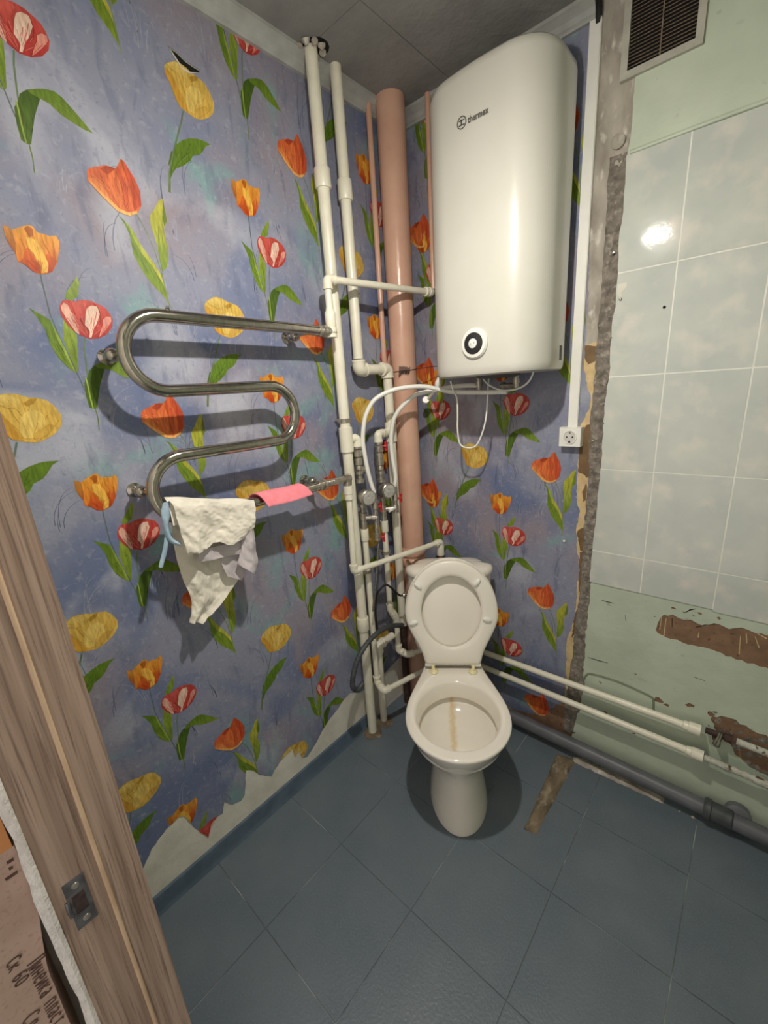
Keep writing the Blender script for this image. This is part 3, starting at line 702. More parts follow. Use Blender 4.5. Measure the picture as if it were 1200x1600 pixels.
GL = {'Л': [[(0, 0), (0.12, 0.1), (0.16, 1), (0.5, 1), (0.5, 0)]], 'и': [[(0, 0.7), (0, 0), (0.42, 0.7), (0.42, 0)]], 'н': [[(0, 0.7), (0, 0)], [(0.42, 0.7), (0.42, 0)], [(0, 0.36), (0.42, 0.36)]],
      'е': [[(0.02, 0.36), (0.42, 0.38), (0.38, 0.62), (0.22, 0.71), (0.05, 0.6), (0, 0.34), (0.06, 0.08), (0.22, 0), (0.4, 0.1)]], 'й': [[(0, 0.7), (0, 0), (0.42, 0.7), (0.42, 0)], [(0.1, 0.98), (0.2, 0.9), (0.32, 0.98)]],
      'к': [[(0, 0.7), (0, 0)], [(0.4, 0.7), (0.06, 0.36), (0.42, 0)]], 'а': [[(0.03, 0.6), (0.2, 0.71), (0.36, 0.6), (0.38, 0.0)], [(0.38, 0.4), (0.1, 0.34), (0, 0.16), (0.12, 0), (0.36, 0.14)]], 'п': [[(0, 0), (0, 0.7), (0.42, 0.7), (0.42, 0)]],
      'л': [[(0, 0), (0.1, 0.06), (0.14, 0.7), (0.42, 0.7), (0.42, 0)]], 'с': [[(0.4, 0.58), (0.22, 0.71), (0.04, 0.58), (0, 0.34), (0.06, 0.1), (0.22, 0), (0.4, 0.1)]], 'т': [[(0, 0.7), (0.44, 0.7)], [(0.22, 0.7), (0.22, 0)]],
      'С': [[(0.48, 0.84), (0.26, 1), (0.05, 0.84), (0, 0.5), (0.06, 0.14), (0.26, 0), (0.48, 0.14)]], '6': [[(0.4, 0.94), (0.2, 1), (0.04, 0.7), (0, 0.3), (0.1, 0.04), (0.28, 0), (0.42, 0.2), (0.36, 0.5), (0.2, 0.56), (0.04, 0.4)]], '0': [[(0.22, 1), (0.04, 0.8), (0, 0.5), (0.05, 0.15), (0.22, 0), (0.4, 0.15), (0.45, 0.5), (0.4, 0.8), (0.22, 1)]], ' ': []}
for txt, pa, size, kx in (('Линейка пласт', (42, 1509), 0.0205, 0.78), ('Ск 60', (9, 1508), 0.0165, 0.9), ('Сл', (34, 1598), 0.0205, 0.9)):
    mb = MB(); o0 = at_card(*pa); pen = 0.0; lay = 0
    for chr_ in txt:
        for st_ in GL[chr_]:
            for pq0, pq1 in zip(st_, st_[1:]):
                g = strip([((pen + pq0[0])*size*kx, pq0[1]*size), ((pen + pq1[0])*size*kx, pq1[1]*size)], 0.0021)
                mb.add([o0 + V((0.00004*(lay % 9), q[1] - 0.02*q[0], -q[0] - 0.02*q[1])) for q in g], [(0, 1, 2, 3)]); lay += 1
        pen += 0.72
    build('printed_lettering', mb, MT['cardink'], card, smooth=False)
for (u, v), w in (((16, 1346), 0.0035), ((17, 1357), 0.002), ((18, 1369), 0.0065)):
    p = at_card(u, v); build('printed_mark', MB().box((cx+0.0004, p.y-w, p.z-0.0022), (cx+0.0012, p.y+w, p.z+0.0022)), MT['cardink'], card, smooth=False)

lamp = thing('pendant_bulb', 'bare bulb hanging on a short cord from the ceiling', 'lamp', (BULB.x, BULB.y, ZC))
build('cord', MB().cyl((BULB.x, BULB.y, BULB.z+0.11), (BULB.x, BULB.y, ZC), 0.0035, n=8), MT['black'], lamp)
build('lamp_holder', MB().lathe(BULB + V((0, 0, 0.058)), (0, 0, 1), [(0, 0.016), (0.005, 0.02), (0.045, 0.02), (0.056, 0.01), (0.06, 0.004)], 16), MT['black'], lamp)
build('bulb_collar', MB().lathe(BULB, (0, 0, 1), [(0.0, 0.0232), (0.004, 0.0245), (0.010, 0.024), (0.05, 0.016), (0.060, 0.0155)], 20), MT['plasticw'], lamp)  # opaque collar added to hold light off the ceiling and upper walls
build('bulb_dome', MB().lathe(BULB, (0, 0, -1), [(0.0, 0.023)] + [(0.0155*math.sin(PI/2*i/7), 0.023*math.cos(PI/2*i/7)) for i in range(1, 8)], 20), MT['bulb'], lamp)  # glowing dome shaped flat to send more of the light downward

# ------------------------------------------------------------------ water heater
HX, HA, HYF, HYB, HR, HZ0, HZ1 = 0.487, 0.204, -0.28, -0.022, 0.118, 1.537, 2.362
wh = thing('water_heater', 'tall white flat electric water heater hung on tulip wallpaper', 'water heater', (HX, HYB, HZ0))
def hring(z, ins):
    a = HA - ins; yf = HYF + ins; yb = HYB - ins*0.3; r = HR - ins*0.5; rb = 0.05; bow = 0.010
    p = []
    for cx_, cy_, rr, a0 in ((HX+a-r, yf+r, r, -90), (HX+a-rb, yb-rb, rb, 0), (HX-a+rb, yb-rb, rb, 90), (HX-a+r, yf+r, r, 180)):
        for i in range(13):
            th = math.radians(a0 + 90*i/12); p.append(V((cx_ + rr*math.cos(th), cy_ + rr*math.sin(th), z)))
        if a0 == 180:
            for i in range(1, 8):
                t = i/8; x = (HX-a+r)*(1-t) + (HX+a-r)*t; p.append(V((x, yf - bow*4*t*(1-t)*0.4, z)))
    return p
hb = MB().rings([hring(HZ0+0.004, 0.006), hring(HZ0, 0.016)][::-1] + [hring(HZ0+0.004, 0.0055), hring(HZ0+0.012, 0.0015), hring(HZ0+0.03, 0.0)] + [hring(z, 0.0) for z in (1.8, 2.1, HZ1-0.03)] + [hring(HZ1-0.012, 0.003), hring(HZ1-0.003, 0.011), hring(HZ1, 0.022)])
build('tank_casing', hb, MT['heater'], wh, angle=50)
kp = V((0.4885, HYF-0.0035, 1.635))
dial = build('control_bezel', MB().lathe(kp + V((0, 0.004, 0)), (0, -1, 0), [(0, 0.046), (0.010, 0.046), (0.015, 0.042), (0.016, 0.033), (0.0145, 0.0325), (0.0145, 0)], 40), MT['plasticw'], wh)
build('dial_ring', MB().lathe(kp + V((0, -0.0095, 0)), (0, -1, 0), [(0, 0.0325), (0.003, 0.032), (0.0035, 0.03), (0.0035, 0)], 36), MT['black'], dial)
build('dial_button', MB().lathe(kp + V((0, -0.012, 0)), (0, -1, 0), [(0, 0.0145), (0.004, 0.0145), (0.005, 0.013), (0.005, 0)], 28), MT['plasticw'], dial)
for s, c in ((-1, 'black'), (1, 'grey')):
    build('indicator_mark', MB().lathe(kp + V((s*0.006, -0.0165, s*0.001)), (0, -1, 0), [(0, 0.0018), (0.0008, 0.0016), (0.0008, 0)], 10), MT[c], dial)
lz = 2.222
em = MB(); ec = V((0.4505, HYF-0.0042, lz+0.006))
em.lathe(ec, (0, -1, 0), [(0, 0.0155), (0.0006, 0.0155), (0.0006, 0.0128), (0, 0.0128)], 28, cap=False)
em.box((ec.x-0.0095, ec.y-0.0006, ec.z-0.007), (ec.x+0.0095, ec.y, ec.z-0.0045)); em.box((ec.x-0.003, ec.y-0.0006, ec.z-0.006), (ec.x+0.001, ec.y, ec.z+0.008)); em.box((ec.x-0.009, ec.y-0.0006, ec.z+0.004), (ec.x+0.009, ec.y, ec.z+0.0065))
build('logo_emblem', em, MT['ink'], wh, smooth=False)
letters('logo_lettering', 'thermex', 0.0225, (0.4705, HYF-0.0046, lz-0.0035), (0.82, 0, 0), (0, 0, 1), MT['ink'], wh, bold=0.0007)
build('rating_label', MB().box((HX+HA-0.0008, -0.105, HZ0+0.03), (HX+HA+0.0006, -0.085, HZ0+0.075)), MT['ink'], wh, smooth=False)
build('bottom_cover', MB().lathe((0.50, -0.15, HZ0+0.002), (0, 0, -1), [(0, 0.075), (0.006, 0.074), (0.012, 0.06), (0.012, 0)], 28), MT['dhose'], wh)
for x, c in ((0.40, 'white'), (0.545, 'nickel')):
    build('water_nozzle', MB().lathe((x, -0.10, HZ0+0.002), (0, 0, -1), [(0, 0.011), (0.018, 0.011), (0.018, 0.014), (0.034, 0.014), (0.034, 0.010), (0.05, 0.010)], 14), MT['nickel'], wh)
sv = MB().cyl((0.545, -0.10, 1.50), (0.505, -0.10, 1.50), 0.008).lathe((0.505, -0.10, 1.50), (-1, 0, 0), [(0, 0.012), (0.012, 0.012), (0.012, 0.006), (0.02, 0.006)], 12)
build('safety_valve', sv, MT['nickel'], wh)

# ------------------------------------------------------------------ towel rail with its cloths
rail = thing('towel_rail', 'polished steel serpentine towel rail curving over tulip wallpaper', 'towel rail', (0.0, -0.9, 1.2))
X0 = 0.10
def arc(c, r, a0, a1, n=16, zs=1.0): return [V((X0, c[0] + r*math.cos(math.radians(a0+(a1-a0)*i/n)), c[1] + r*zs*math.sin(math.radians(a0+(a1-a0)*i/n)))) for i in range(n+1)]
path = [V((X0, -0.585, 1.709))] + [V((X0, -0.70, 1.711)), V((X0, -0.9, 1.714))] + arc((-1.092, 1.631), 0.086, 90, 270) + [V((X0, -0.95, 1.545))] + arc((-0.806, 1.4655), 0.081, 90, -90) + [V((X0, -0.95, 1.385))] + arc((-1.100, 1.3015), 0.084, 90, 270) + [V((X0, -0.95, 1.2165)), V((X0, -0.75, 1.214)), V((X0, -0.655, 1.213))]
build('tube', MB().sweep(path, 0.0155, 18), MT['chrome'], rail)
for yy, zz, d in ((-0.585, 1.709, 1), (-0.655, 1.213, 1)):
    nut = MB().lathe((X0, yy-0.012, zz), (0, 1, 0), [(0, 0.0155), (0.001, 0.018), (0.012, 0.018), (0.013, 0.0145), (0.02, 0.0145), (0.021, 0.0185), (0.033, 0.0185), (0.034, 0.014)] + [(0.034 + 0.005*i, 0.0115 + 0.002*(i % 2)) for i in range(9)], 16)
    build('union_nut', nut, MT['nickel'], rail)
build('tailpiece', MB().cyl((X0, -0.60, 1.213), (X0, -0.525, 1.213), 0.0125).cyl((X0, -0.545, 1.213), (X0, -0.518, 1.213), 0.016), MT['nickel'], rail)
for (u, v), side in (((175, 555), -1), ((220, 768), -1), ((460, 525), 0), ((487, 752), 0)):
    c = onx(u, v, 0.045)
    br = MB().lathe((0.0013, c.y, c.z), (1, 0, 0), [(0, 0.019), (0.004, 0.019), (0.007, 0.010), (0.03, 0.009), (0.034, 0.014), (0.044, 0.0165), (0.054, 0.0150), (0.060, 0.009), (0.062, 0)], 18)
    if side == -1: tgt = V((X0, -1.176 if v < 600 else -1.182, c.z))
    else: tgt = V((X0-0.008, c.y + 0.01, 1.709 - 0.008 if v < 600 else 1.213 - 0.006))
    br.cyl((0.045, c.y, c.z), tgt, 0.006, n=10)
    build('wall_bracket', br, MT['chrome'], rail)
build('bleed_screw', MB().lathe((X0+0.004, -1.064, 1.727), (0.3, 0, 1), [(0, 0.006), (0.006, 0.006), (0.008, 0.004), (0.012, 0.004), (0.012, 0)], 10), MT['chrome'], rail)

def panel(name, left, right, mt, parent, xf, amp=0.006, seed=0, nu=34, nv=40, thick=0.0016, fq=(22, 13), bot=None):
    L_ = smoothline([V((p[0], p[1], 0)) for p in left], 8); R_ = smoothline([V((p[0], p[1], 0)) for p in right], 8)
    def at(line, t):
        f = t*(len(line)-1); i = min(int(f), len(line)-2); return line[i].lerp(line[i+1], f-i)
    grid = []
    for j in range(nv+1):
        v = j/nv; a = at(L_, v); b = at(R_, v); row = []
        for i in range(nu+1):
            u = i/nu; p = a.lerp(b, u)
            if bot:
                g = u*(len(bot)-1); gi = min(int(g), len(bot)-2); p.y -= (bot[gi]*(1-g+gi) + bot[gi+1]*(g-gi))*v*v
            k = min(1.0, v*3.0)
            d = amp*k*(noise.noise(V((p.x*fq[0], p.y*fq[1], seed))) + 0.55*noise.noise(V((p.x*fq[0]*2.3 + p.y*20, p.y*fq[0]*1.3, seed+5))) + 0.25*noise.noise(V((p.x*120, p.y*120, seed+9))))
            row.append(V((xf(u, v) + d, p.x, p.y)))
        grid.append(row)
    mb = MB(); n = nu+1
    f = [p for r in grid for p in r]; bk = [p - V((thick, 0, 0)) for p in f]; N_ = len(f)
    fs = [(j*n+i, j*n+i+1, (j+1)*n+i+1, (j+1)*n+i) for j in range(nv) for i in range(nu)]
    fs += [tuple(N_ + q for q in g[::-1]) for g in fs]
    bd = [i for i in range(n)] + [j*n+nu for j in range(1, nv+1)] + [nv*n+i for i in range(nu-1, -1, -1)] + [j*n for j in range(nv-1, 0, -1)]
    fs += [(bd[k], bd[(k+1) % len(bd)], N_+bd[(k+1) % len(bd)], N_+bd[k]) for k in range(len(bd))]
    mb.add(f + bk, fs)
    return build(name, mb, mt, parent, angle=70)
cl = lambda pts, x: [(p.y, p.z) for p in (onx(u, v, x) for u, v in crop(230, 740, 4.138, pts))]
cloth = thing('draped_cloth', 'crumpled grey white cotton garment draped over bottom bar of towel rail', 'cloth', (X0, -1.03, 0.95))
BZ = 1.2165
# front flap with the roll over the bar
panel('front_flap', cl([(118,152),(160,205),(185,300),(215,400),(250,508)], 0.123), cl([(692,172),(694,220),(692,300),(690,350),(640,405)], 0.123), MT['cloth'], cloth,
      lambda u, v: 0.122 + 0.006*min(1, v*4) + 0.008*v*math.sin(u*9+1), 0.010, 2.0, 60, 48, bot=[0, 0.006, 0.008, 0.006, 0.003, -0.006, -0.004, 0.008, 0.011, 0.006, 0.004, 0.0])
rv = MB(); rr = []
for i in range(30):
    t = i/29; p = onx(*[a for a in crop(230, 740, 4.138, [(130+555*t, 160 - 6*math.sin(t*PI*3) + 12*t)])][0], 0.121)
    ring = []
    zz = p.z
    for k in range(9):
        a = PI*k/8; r = 0.0205 + 0.002*noise.noise(V((i*0.35, k*0.6, 3)))
        zt = max(zz - BZ, 0.012)
        ring.append(V((X0 + r*math.cos(a), p.y, BZ + zt*math.sin(a)**0.6 if 0 < k < 8 else BZ)))
    rr.append(ring)
rv.add([p for r in rr for p in r], [(i*9+k, (i+1)*9+k, (i+1)*9+k+1, i*9+k+1) for i in range(29) for k in range(8)])
build('top_fold', rv, MT['cloth'], cloth, angle=70)
panel('back_flap', cl([(150,190),(165,400),(225,660),(290,830),(278,965)], 0.076), cl([(640,190),(640,420),(600,640),(500,810),(352,968)], 0.076), MT['cloth'], cloth,
      lambda u, v: 0.076 + 0.010*v*math.sin(u*7), 0.010, 7.0, 50, 60)
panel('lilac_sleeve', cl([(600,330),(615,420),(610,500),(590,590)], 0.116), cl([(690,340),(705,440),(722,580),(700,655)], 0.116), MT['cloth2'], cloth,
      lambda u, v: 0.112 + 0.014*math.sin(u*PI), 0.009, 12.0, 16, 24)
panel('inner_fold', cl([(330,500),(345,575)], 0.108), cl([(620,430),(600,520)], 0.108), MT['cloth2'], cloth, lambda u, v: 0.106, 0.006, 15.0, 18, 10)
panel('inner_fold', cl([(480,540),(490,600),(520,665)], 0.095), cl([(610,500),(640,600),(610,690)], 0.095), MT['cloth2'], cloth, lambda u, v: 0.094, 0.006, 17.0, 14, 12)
panel('blue_hem', cl([(105,190),(92,260),(110,350),(145,440),(210,470)], 0.118), cl([(150,175),(150,260),(142,350),(170,420),(222,448)], 0.118), MT['bluecloth'], cloth, lambda u, v: 0.116 + 0.005*math.sin(u*PI), 0.004, 19.0, 8, 24)
panel('blue_hem', cl([(118,370),(105,480),(76,606)], 0.112), cl([(138,380),(134,490),(104,610)], 0.112), MT['bluecloth'], cloth, lambda u, v: 0.110 + 0.003*math.sin(u*PI), 0.002, 20.0, 6, 20)

# pink sponge cloth
pk = MB(); prof = [(0.074, 1.222), (0.078, 1.233), (0.088, 1.2385), (0.100, 1.2395), (0.112, 1.236), (0.122, 1.2275), (0.131, 1.2155), (0.139, 1.202)]
prof2 = smoothline([V((a, 0, b)) for a, b in prof], 4)
rr = []
for i in range(25):
    t = i/24; ring = []
    for k, p in enumerate(prof2):
        s = k/(len(prof2)-1); y = (-0.918 + 0.026*s)*(1-t) + (-0.752 + 0.03*s)*t
        if t > 0.85: y -= (t-0.85)*0.06*(1-s)
        ring.append(V((p.x, y, p.z + 0.002*math.sin(t*5+s*2))))
    rr.append(ring)
n = len(prof2); top = [p for r in rr for p in r]; bot = [p - V((0.0005, 0, 0.0028)) for p in top]; NN = len(top)
fs = [(i*n+k, (i+1)*n+k, (i+1)*n+k+1, i*n+k+1) for i in range(24) for k in range(n-1)]
fs += [tuple(NN+q for q in f[::-1]) for f in fs]
bd = list(range(n)) + [i*n+n-1 for i in range(1, 25)] + [24*n+k for k in range(n-2, -1, -1)] + [i*n for i in range(23, 0, -1)]
fs += [(bd[k], bd[(k+1) % len(bd)], NN+bd[(k+1) % len(bd)], NN+bd[k]) for k in range(len(bd))]
tag(build('sponge_cloth', pk.add(top + bot, fs), MT['pinkcloth'], loc=(X0, -0.83, 1.2), angle=60), 'bright pink flat sponge cloth bent over the towel rail bar', 'cloth')

# ------------------------------------------------------------------ pipework
def elbow(P, a, b, r, root, mt='white', L=0.028, name='elbow'):
    P = V(P); a = V(a).normalized(); b = V(b).normalized()
    mb = MB().sweep(fillet([P + a*L, P, P + b*L], L*0.75, 7), r*1.32, 16)
    for d in (a, b): mb.cyl(P + d*(L-0.002), P + d*(L+0.006), r*1.42, n=16)
    return build(name, mb, MT[mt], root, angle=50)
def coupling(P, d, r, root, L=0.042, mt='white', name='coupling'):
    P = V(P); d = V(d).normalized()
    return build(name, MB().lathe(P - d*L/2, d, [(0, r*1.02), (0, r*1.25), (0.003, r*1.32), (L-0.003, r*1.32), (L, r*1.25), (L, r*1.02)], 20), MT[mt], root)
def pipe(pts, r, root, mt='white', fil=0.0, name='pipe', n=18):
    return build(name, MB().sweep(fillet(pts, fil, 6) if fil else pts, r, n), MT[mt], root, angle=50)
def clamp(P, r, root, d=(-1, 0, 0)):
    P = V(P); mb = MB().lathe(P - V((0, 0, 0.007)), (0, 0, 1), [(0, r*1.03), (0, r*1.16), (0.014, r*1.16), (0.014, r*1.03)], 20, cap=False)
    for s in (-1, 1): mb.box((P.x-0.006, P.y+s*r*1.1-0.004 + s*0.006, P.z-0.007), (P.x+0.006, P.y+s*r*1.1+0.004 + s*0.006, P.z+0.007))
    mb.cyl(P, (0.0014, P.y, P.z), 0.005, n=8)
    return build('pipe_clamp', mb, MT['nickel'], root)
Z = V((0, 0, 1)); YP = V((0, 1, 0)); XP = V((1, 0, 0))
# riser 1
A1 = V((0.054, -0.472, 0)); R1 = 0.0195
hr = thing('hot_water_riser', 'white plastic riser pipe feeding the towel rail side water meter', 'pipe', A1)
pipe([A1, A1 + Z*ZC], R1, hr)
coupling(A1 + Z*2.170, Z, R1, hr, 0.055); coupling(A1 + Z*0.57, Z, R1*0.98, hr, 0.06)
build('tee', MB().lathe(A1 + Z*1.300, Z, [(0, R1*1.02), (0, R1*1.3), (0.09, R1*1.3), (0.09, R1*1.02)], 20).cyl(A1 + Z*1.345, A1 + V((0.004, 0.045, 1.345)), 0.017), MT['white'], hr)
clamp(A1 + Z*1.415, R1, hr)
# riser 2
A2 = V((0.05, -0.37, 0)); B2_ = V((0.056, -0.217, 0)); R2_ = 0.0185
cr = thing('cold_water_riser', 'white plastic riser pipe stepping sideways beside the pink stack', 'pipe', (B2_.x, B2_.y, 0.43))
pipe([A2 + Z*1.63, A2 + Z*ZC], R2_, cr)
coupling(A2 + Z*2.165, Z, R2_, cr, 0.06)
elbow(A2 + Z*1.592, Z, YP, R2_, cr); pipe([A2 + Z*1.592 + YP*0.03, B2_ + Z*1.592 - YP*0.03], R2_, cr)
elbow(B2_ + Z*1.592, -YP, -Z, R2_, cr)
pipe([B2_ + Z*1.56, B2_ + Z*0.45], R2_, cr)
build('tee', MB().lathe(B2_ + Z*1.305, Z, [(0, R2_*1.02), (0, R2_*1.3), (0.08, R2_*1.3), (0.08, R2_*1.02)], 20).cyl(B2_ + Z*1.345, B2_ + V((0.003, -0.05, 1.345)), 0.017), MT['white'], cr)
coupling(B2_ + Z*0.465, Z, R2_, cr, 0.05)
op = pipe([B2_ + Z*0.45, B2_ + Z*0.0], 0.0165, cr, 'darkpipe', name='old_steel_pipe')
# floor stub
A3 = V((0.05, -0.388, 0))
fs_ = thing('floor_pipe', 'white pipe rising from the floor to an elbow behind corrugated hose', 'pipe', A3)
pipe([A3, A3 + Z*0.40], 0.0165, fs_); elbow(A3 + Z*0.415, -Z, YP, 0.0165, fs_); pipe([A3 + V((0, 0.025, 0.415)), A3 + V((0.0, 0.10, 0.415))], 0.0165, fs_)
for A_, nm in ((A1, hr), (A3, fs_)):
    mb = MB(); rings = []
    for k, (rr_0, zz) in enumerate(((0.042, 0.001), (0.036, 0.007), (0.026, 0.012), (0.018, 0.013))):
        rings.append([A_ + V(((rr_0*(1+0.35*noise.noise(V((math.cos(2*PI*i/16)*2, math.sin(2*PI*i/16)*2, A_.y*50)))))*math.cos(2*PI*i/16), rr_0*math.sin(2*PI*i/16)*(1+0.3*noise.noise(V((i*0.7, 3, A_.y*9)))), zz)) for i in range(16)])
    build('mortar_collar', mb.rings(rings), MT['mortarfloor'], nm, angle=60)
# broken ceiling hole round riser 1
for k in range(7):
    a = -2.6 + k*0.75; p = A1 + V((0.036*math.cos(a), 0.036*math.sin(a), ZC-0.003))
    build('plaster_crumb', MB().lathe(p, (random.uniform(-.4,.4), random.uniform(-.4,.4), -1), [(-0.003, 0.012*random.uniform(.6,1.2)), (0.004, 0.011), (0.009*random.uniform(.5,1.4), 0.004), (0.011, 0)], 7), MT['rough_plaster'], ce, smooth=False)
build('ceiling_hole', MB().lathe(A1 + V((0.012, 0.01, ZC-0.0005)), (0, 0, 1), [(0, 0.040), (0.002, 0.040)], 14), MT['rimdark'], ce, smooth=False)

# towel rail bypasses
bp = thing('towel_rail_branch', 'thin white pipe from upper end of towel rail past pink stack', 'pipe', (0.1, -0.53, 1.7))
E0 = V((0.1, -0.535, 1.866)); E1 = V((0.163, -0.075, 1.868)); RB = 0.0115
build('adapter', MB().lathe((0.1, -0.537, 1.709-0.018), Z, [(0, 0.018), (0.03, 0.018), (0.03, 0.0155), (0.036, 0.0175), (0.075, 0.0175), (0.082, 0.013), (0.09, 0.0125)], 18), MT['white'], bp)
build('angle_fitting', MB().sphere((0.1, -0.537, 1.705), 0.0185).cyl((0.1, -0.56, 1.709), (0.1, -0.537, 1.709), 0.0155), MT['nickel'], bp)
pipe([(0.1, -0.537, 1.76), E0 - Z*0.02], RB, bp); elbow(E0, -Z, E1 - E0, RB, bp, L=0.024)
dE = (E1 - E0).normalized()
pipe([E0 + dE*0.02, E1], RB, bp)
build('compression_nut', MB().lathe(E1 - dE*0.012, dE, [(0, RB), (0.001, 0.017), (0.012, 0.0175), (0.013, 0.0145), (0.018, 0.0145), (0.019, 0.018), (0.034, 0.017), (0.036, 0.01)], 16), MT['white'], bp)
P1 = V((0.172, -0.045, 0))
pp = thing('pink_branch_pipe', 'thin pink painted pipe running down beside the water heater', 'pipe', (P1.x, P1.y, 1.86))
pipe([P1 + Z*1.87, P1 + Z*ZC], 0.0095, pp, 'pink'); build('elbow', MB().sphere(P1 + Z*1.868, 0.0155).cyl(P1 + Z*1.868, E1 + dE*0.02, 0.011), MT['darkpipe'], pp)

lp = thing('towel_rail_branch', 'thin white pipe sloping from lower end of towel rail to cistern', 'pipe', (0.1, -0.52, 0.84))
F0 = V((0.098, -0.535, 0.846)); F1 = V((0.178, -0.06, 0.830))
build('angle_fitting', MB().sphere((0.1, -0.527, 1.211), 0.0175).cyl((0.1, -0.53, 1.16), (0.1, -0.527, 1.211), 0.0155), MT['nickel'], lp)
build('adapter', MB().lathe((0.1, -0.528, 1.186), -Z, [(0, 0.018), (0.03, 0.018), (0.031, 0.0165), (0.052, 0.0165), (0.056, 0.0125)], 18), MT['white'], lp)
pipe([(0.1, -0.528, 1.14), F0 + Z*0.02], RB, lp); elbow(F0, Z, F1 - F0, RB, lp, L=0.022)
dF = (F1 - F0).normalized(); pipe([F0 + dF*0.02, F1 - dF*0.015], RB, lp); elbow(F1, -dF, -Z, RB, lp, L=0.022)
build('adapter', MB().lathe(F1 - Z*0.022, -Z, [(0, 0.012), (0.002, 0.0165), (0.04, 0.0175), (0.042, 0.012)], 18), MT['white'], lp)
pq = thing('pink_branch_pipe', 'thin pink painted pipe dropping behind the toilet cistern', 'pipe', (F1.x, F1.y, 0.0))
pipe([(F1.x, F1.y, 0.77), (F1.x, F1.y, 0.0)], 0.0095, pq, 'pink')
# pink stack
S0 = V((0.066, -0.124, 0)); SR = 0.052
st = thing('sewer_stack', 'thick pink painted sewer stack standing in the corner', 'pipe', S0)
pipe([S0, S0 + Z*ZC], SR, st, 'pink', n=36)
for z in (0.725, 0.775):
    build('socket_collar', MB().lathe(S0 + Z*z, Z, [(0, SR), (0, SR+0.006), (0.012, SR+0.009), (0.03, SR+0.008), (0.036, SR+0.003), (0.037, SR)], 36, cap=False), MT['pink'], st)
mb = MB().sweep([S0 + V(((SR+0.0015)*math.cos(a), (SR+0.0015)*math.sin(a), 1.585 + 0.004*math.sin(a))) for a in [2*PI*i/40 for i in range(41)]], 0.0016, 6)
wc = ony(629, 583, -0.16)
dirw = (CAM - S0); dirw.z = 0; dirw.normalize(); sw = V((dirw.y, -dirw.x, 0)); wp = S0 + dirw*(SR+0.004) + Z*1.582
for k in range(9):
    x = -0.020 + 0.005*k
    mb.sweep([wp - sw*x + V((0, 0, random.uniform(-0.022, -0.008))), wp - sw*(x+0.003) + dirw*0.006, wp - sw*(x+0.004) + V((0, 0, random.uniform(0.008, 0.018)))], 0.0019, 5)
mb.sweep([S0 + V((SR+0.002, 0.01, 1.587)), (0.20, -0.06, 1.592), (0.24, -0.002, 1.60)], 0.0014, 6)
build('wire_tie', mb, MT['darkpipe'], st)
mb = MB().box((-0.006, -0.0008, -0.055), (0.006, 0.0008, 0.055))
tape = V((S0.x, S0.y, 0.72)) + dirw*(SR+0.010); rot = Matrix.Rotation(math.radians(32), 3, dirw) 
bs_ = Matrix((sw, dirw, Z)).transposed()
mb.v = [tape + rot @ (bs_ @ p) for p in mb.v]
build('tape_strip', mb, MT['oldbrown'], st, smooth=False)
P3 = V((0.019, -0.188, 0))
pl_ = thing('pink_riser', 'slim pink painted riser left of the thick pink stack', 'pipe', P3)
pipe([P3, P3 + Z*ZC], 0.0105, pl_, 'pink')

# meter assemblies
def red_handle(P, d, root):
    P = V(P); d = V(d).normalized(); s = d.cross(Z).normalized()
    mb = MB().lathe(P, d, [(0, 0.004), (0.010, 0.004), (0.010, 0.008), (0.018, 0.008), (0.018, 0)], 10)
    c = P + d*0.015
    mb.sweep([c + Z*0.018, c + Z*0.006, c, c - Z*0.006, c - Z*0.018], [0.0065, 0.0045, 0.0055, 0.0045, 0.0065], 8)
    return build('valve_handle', mb, MT['redh'], root)
def meter(P, root):
    P = V(P); d = V((1, -0.25, -0.05)).normalized()
    mb = MB().lathe(P - d*0.010, d, [(0, 0.012), (0.004, 0.024), (0.016, 0.029), (0.030, 0.030), (0.032, 0.032), (0.046, 0.032), (0.049, 0.029), (0.049, 0)], 24)
    o = build('water_meter', mb, MT['nickel'], root)
    f = P + d*0.0395
    build('meter_dial', MB().lathe(f, d, [(0, 0.0265), (0.0008, 0.0265), (0.0012, 0.025), (0.0012, 0)], 24), MT['meterglass'], o)
    build('meter_spindle', MB().lathe(f + d*0.001 + V((0, 0.010, -0.004)), d, [(0, 0.003), (0.001, 0.003), (0.001, 0)], 10), MT['black'], o)
    for k in range(3):
        q = f + d*0.0012 + V((0, -0.006 + 0.006*k, 0.010 - 0.002*k)); build('dial_mark', MB().lathe(q, d, [(0, 0.0018), (0.0004, 0.0018), (0.0004, 0)], 8), MT['ink'], o)
    return o
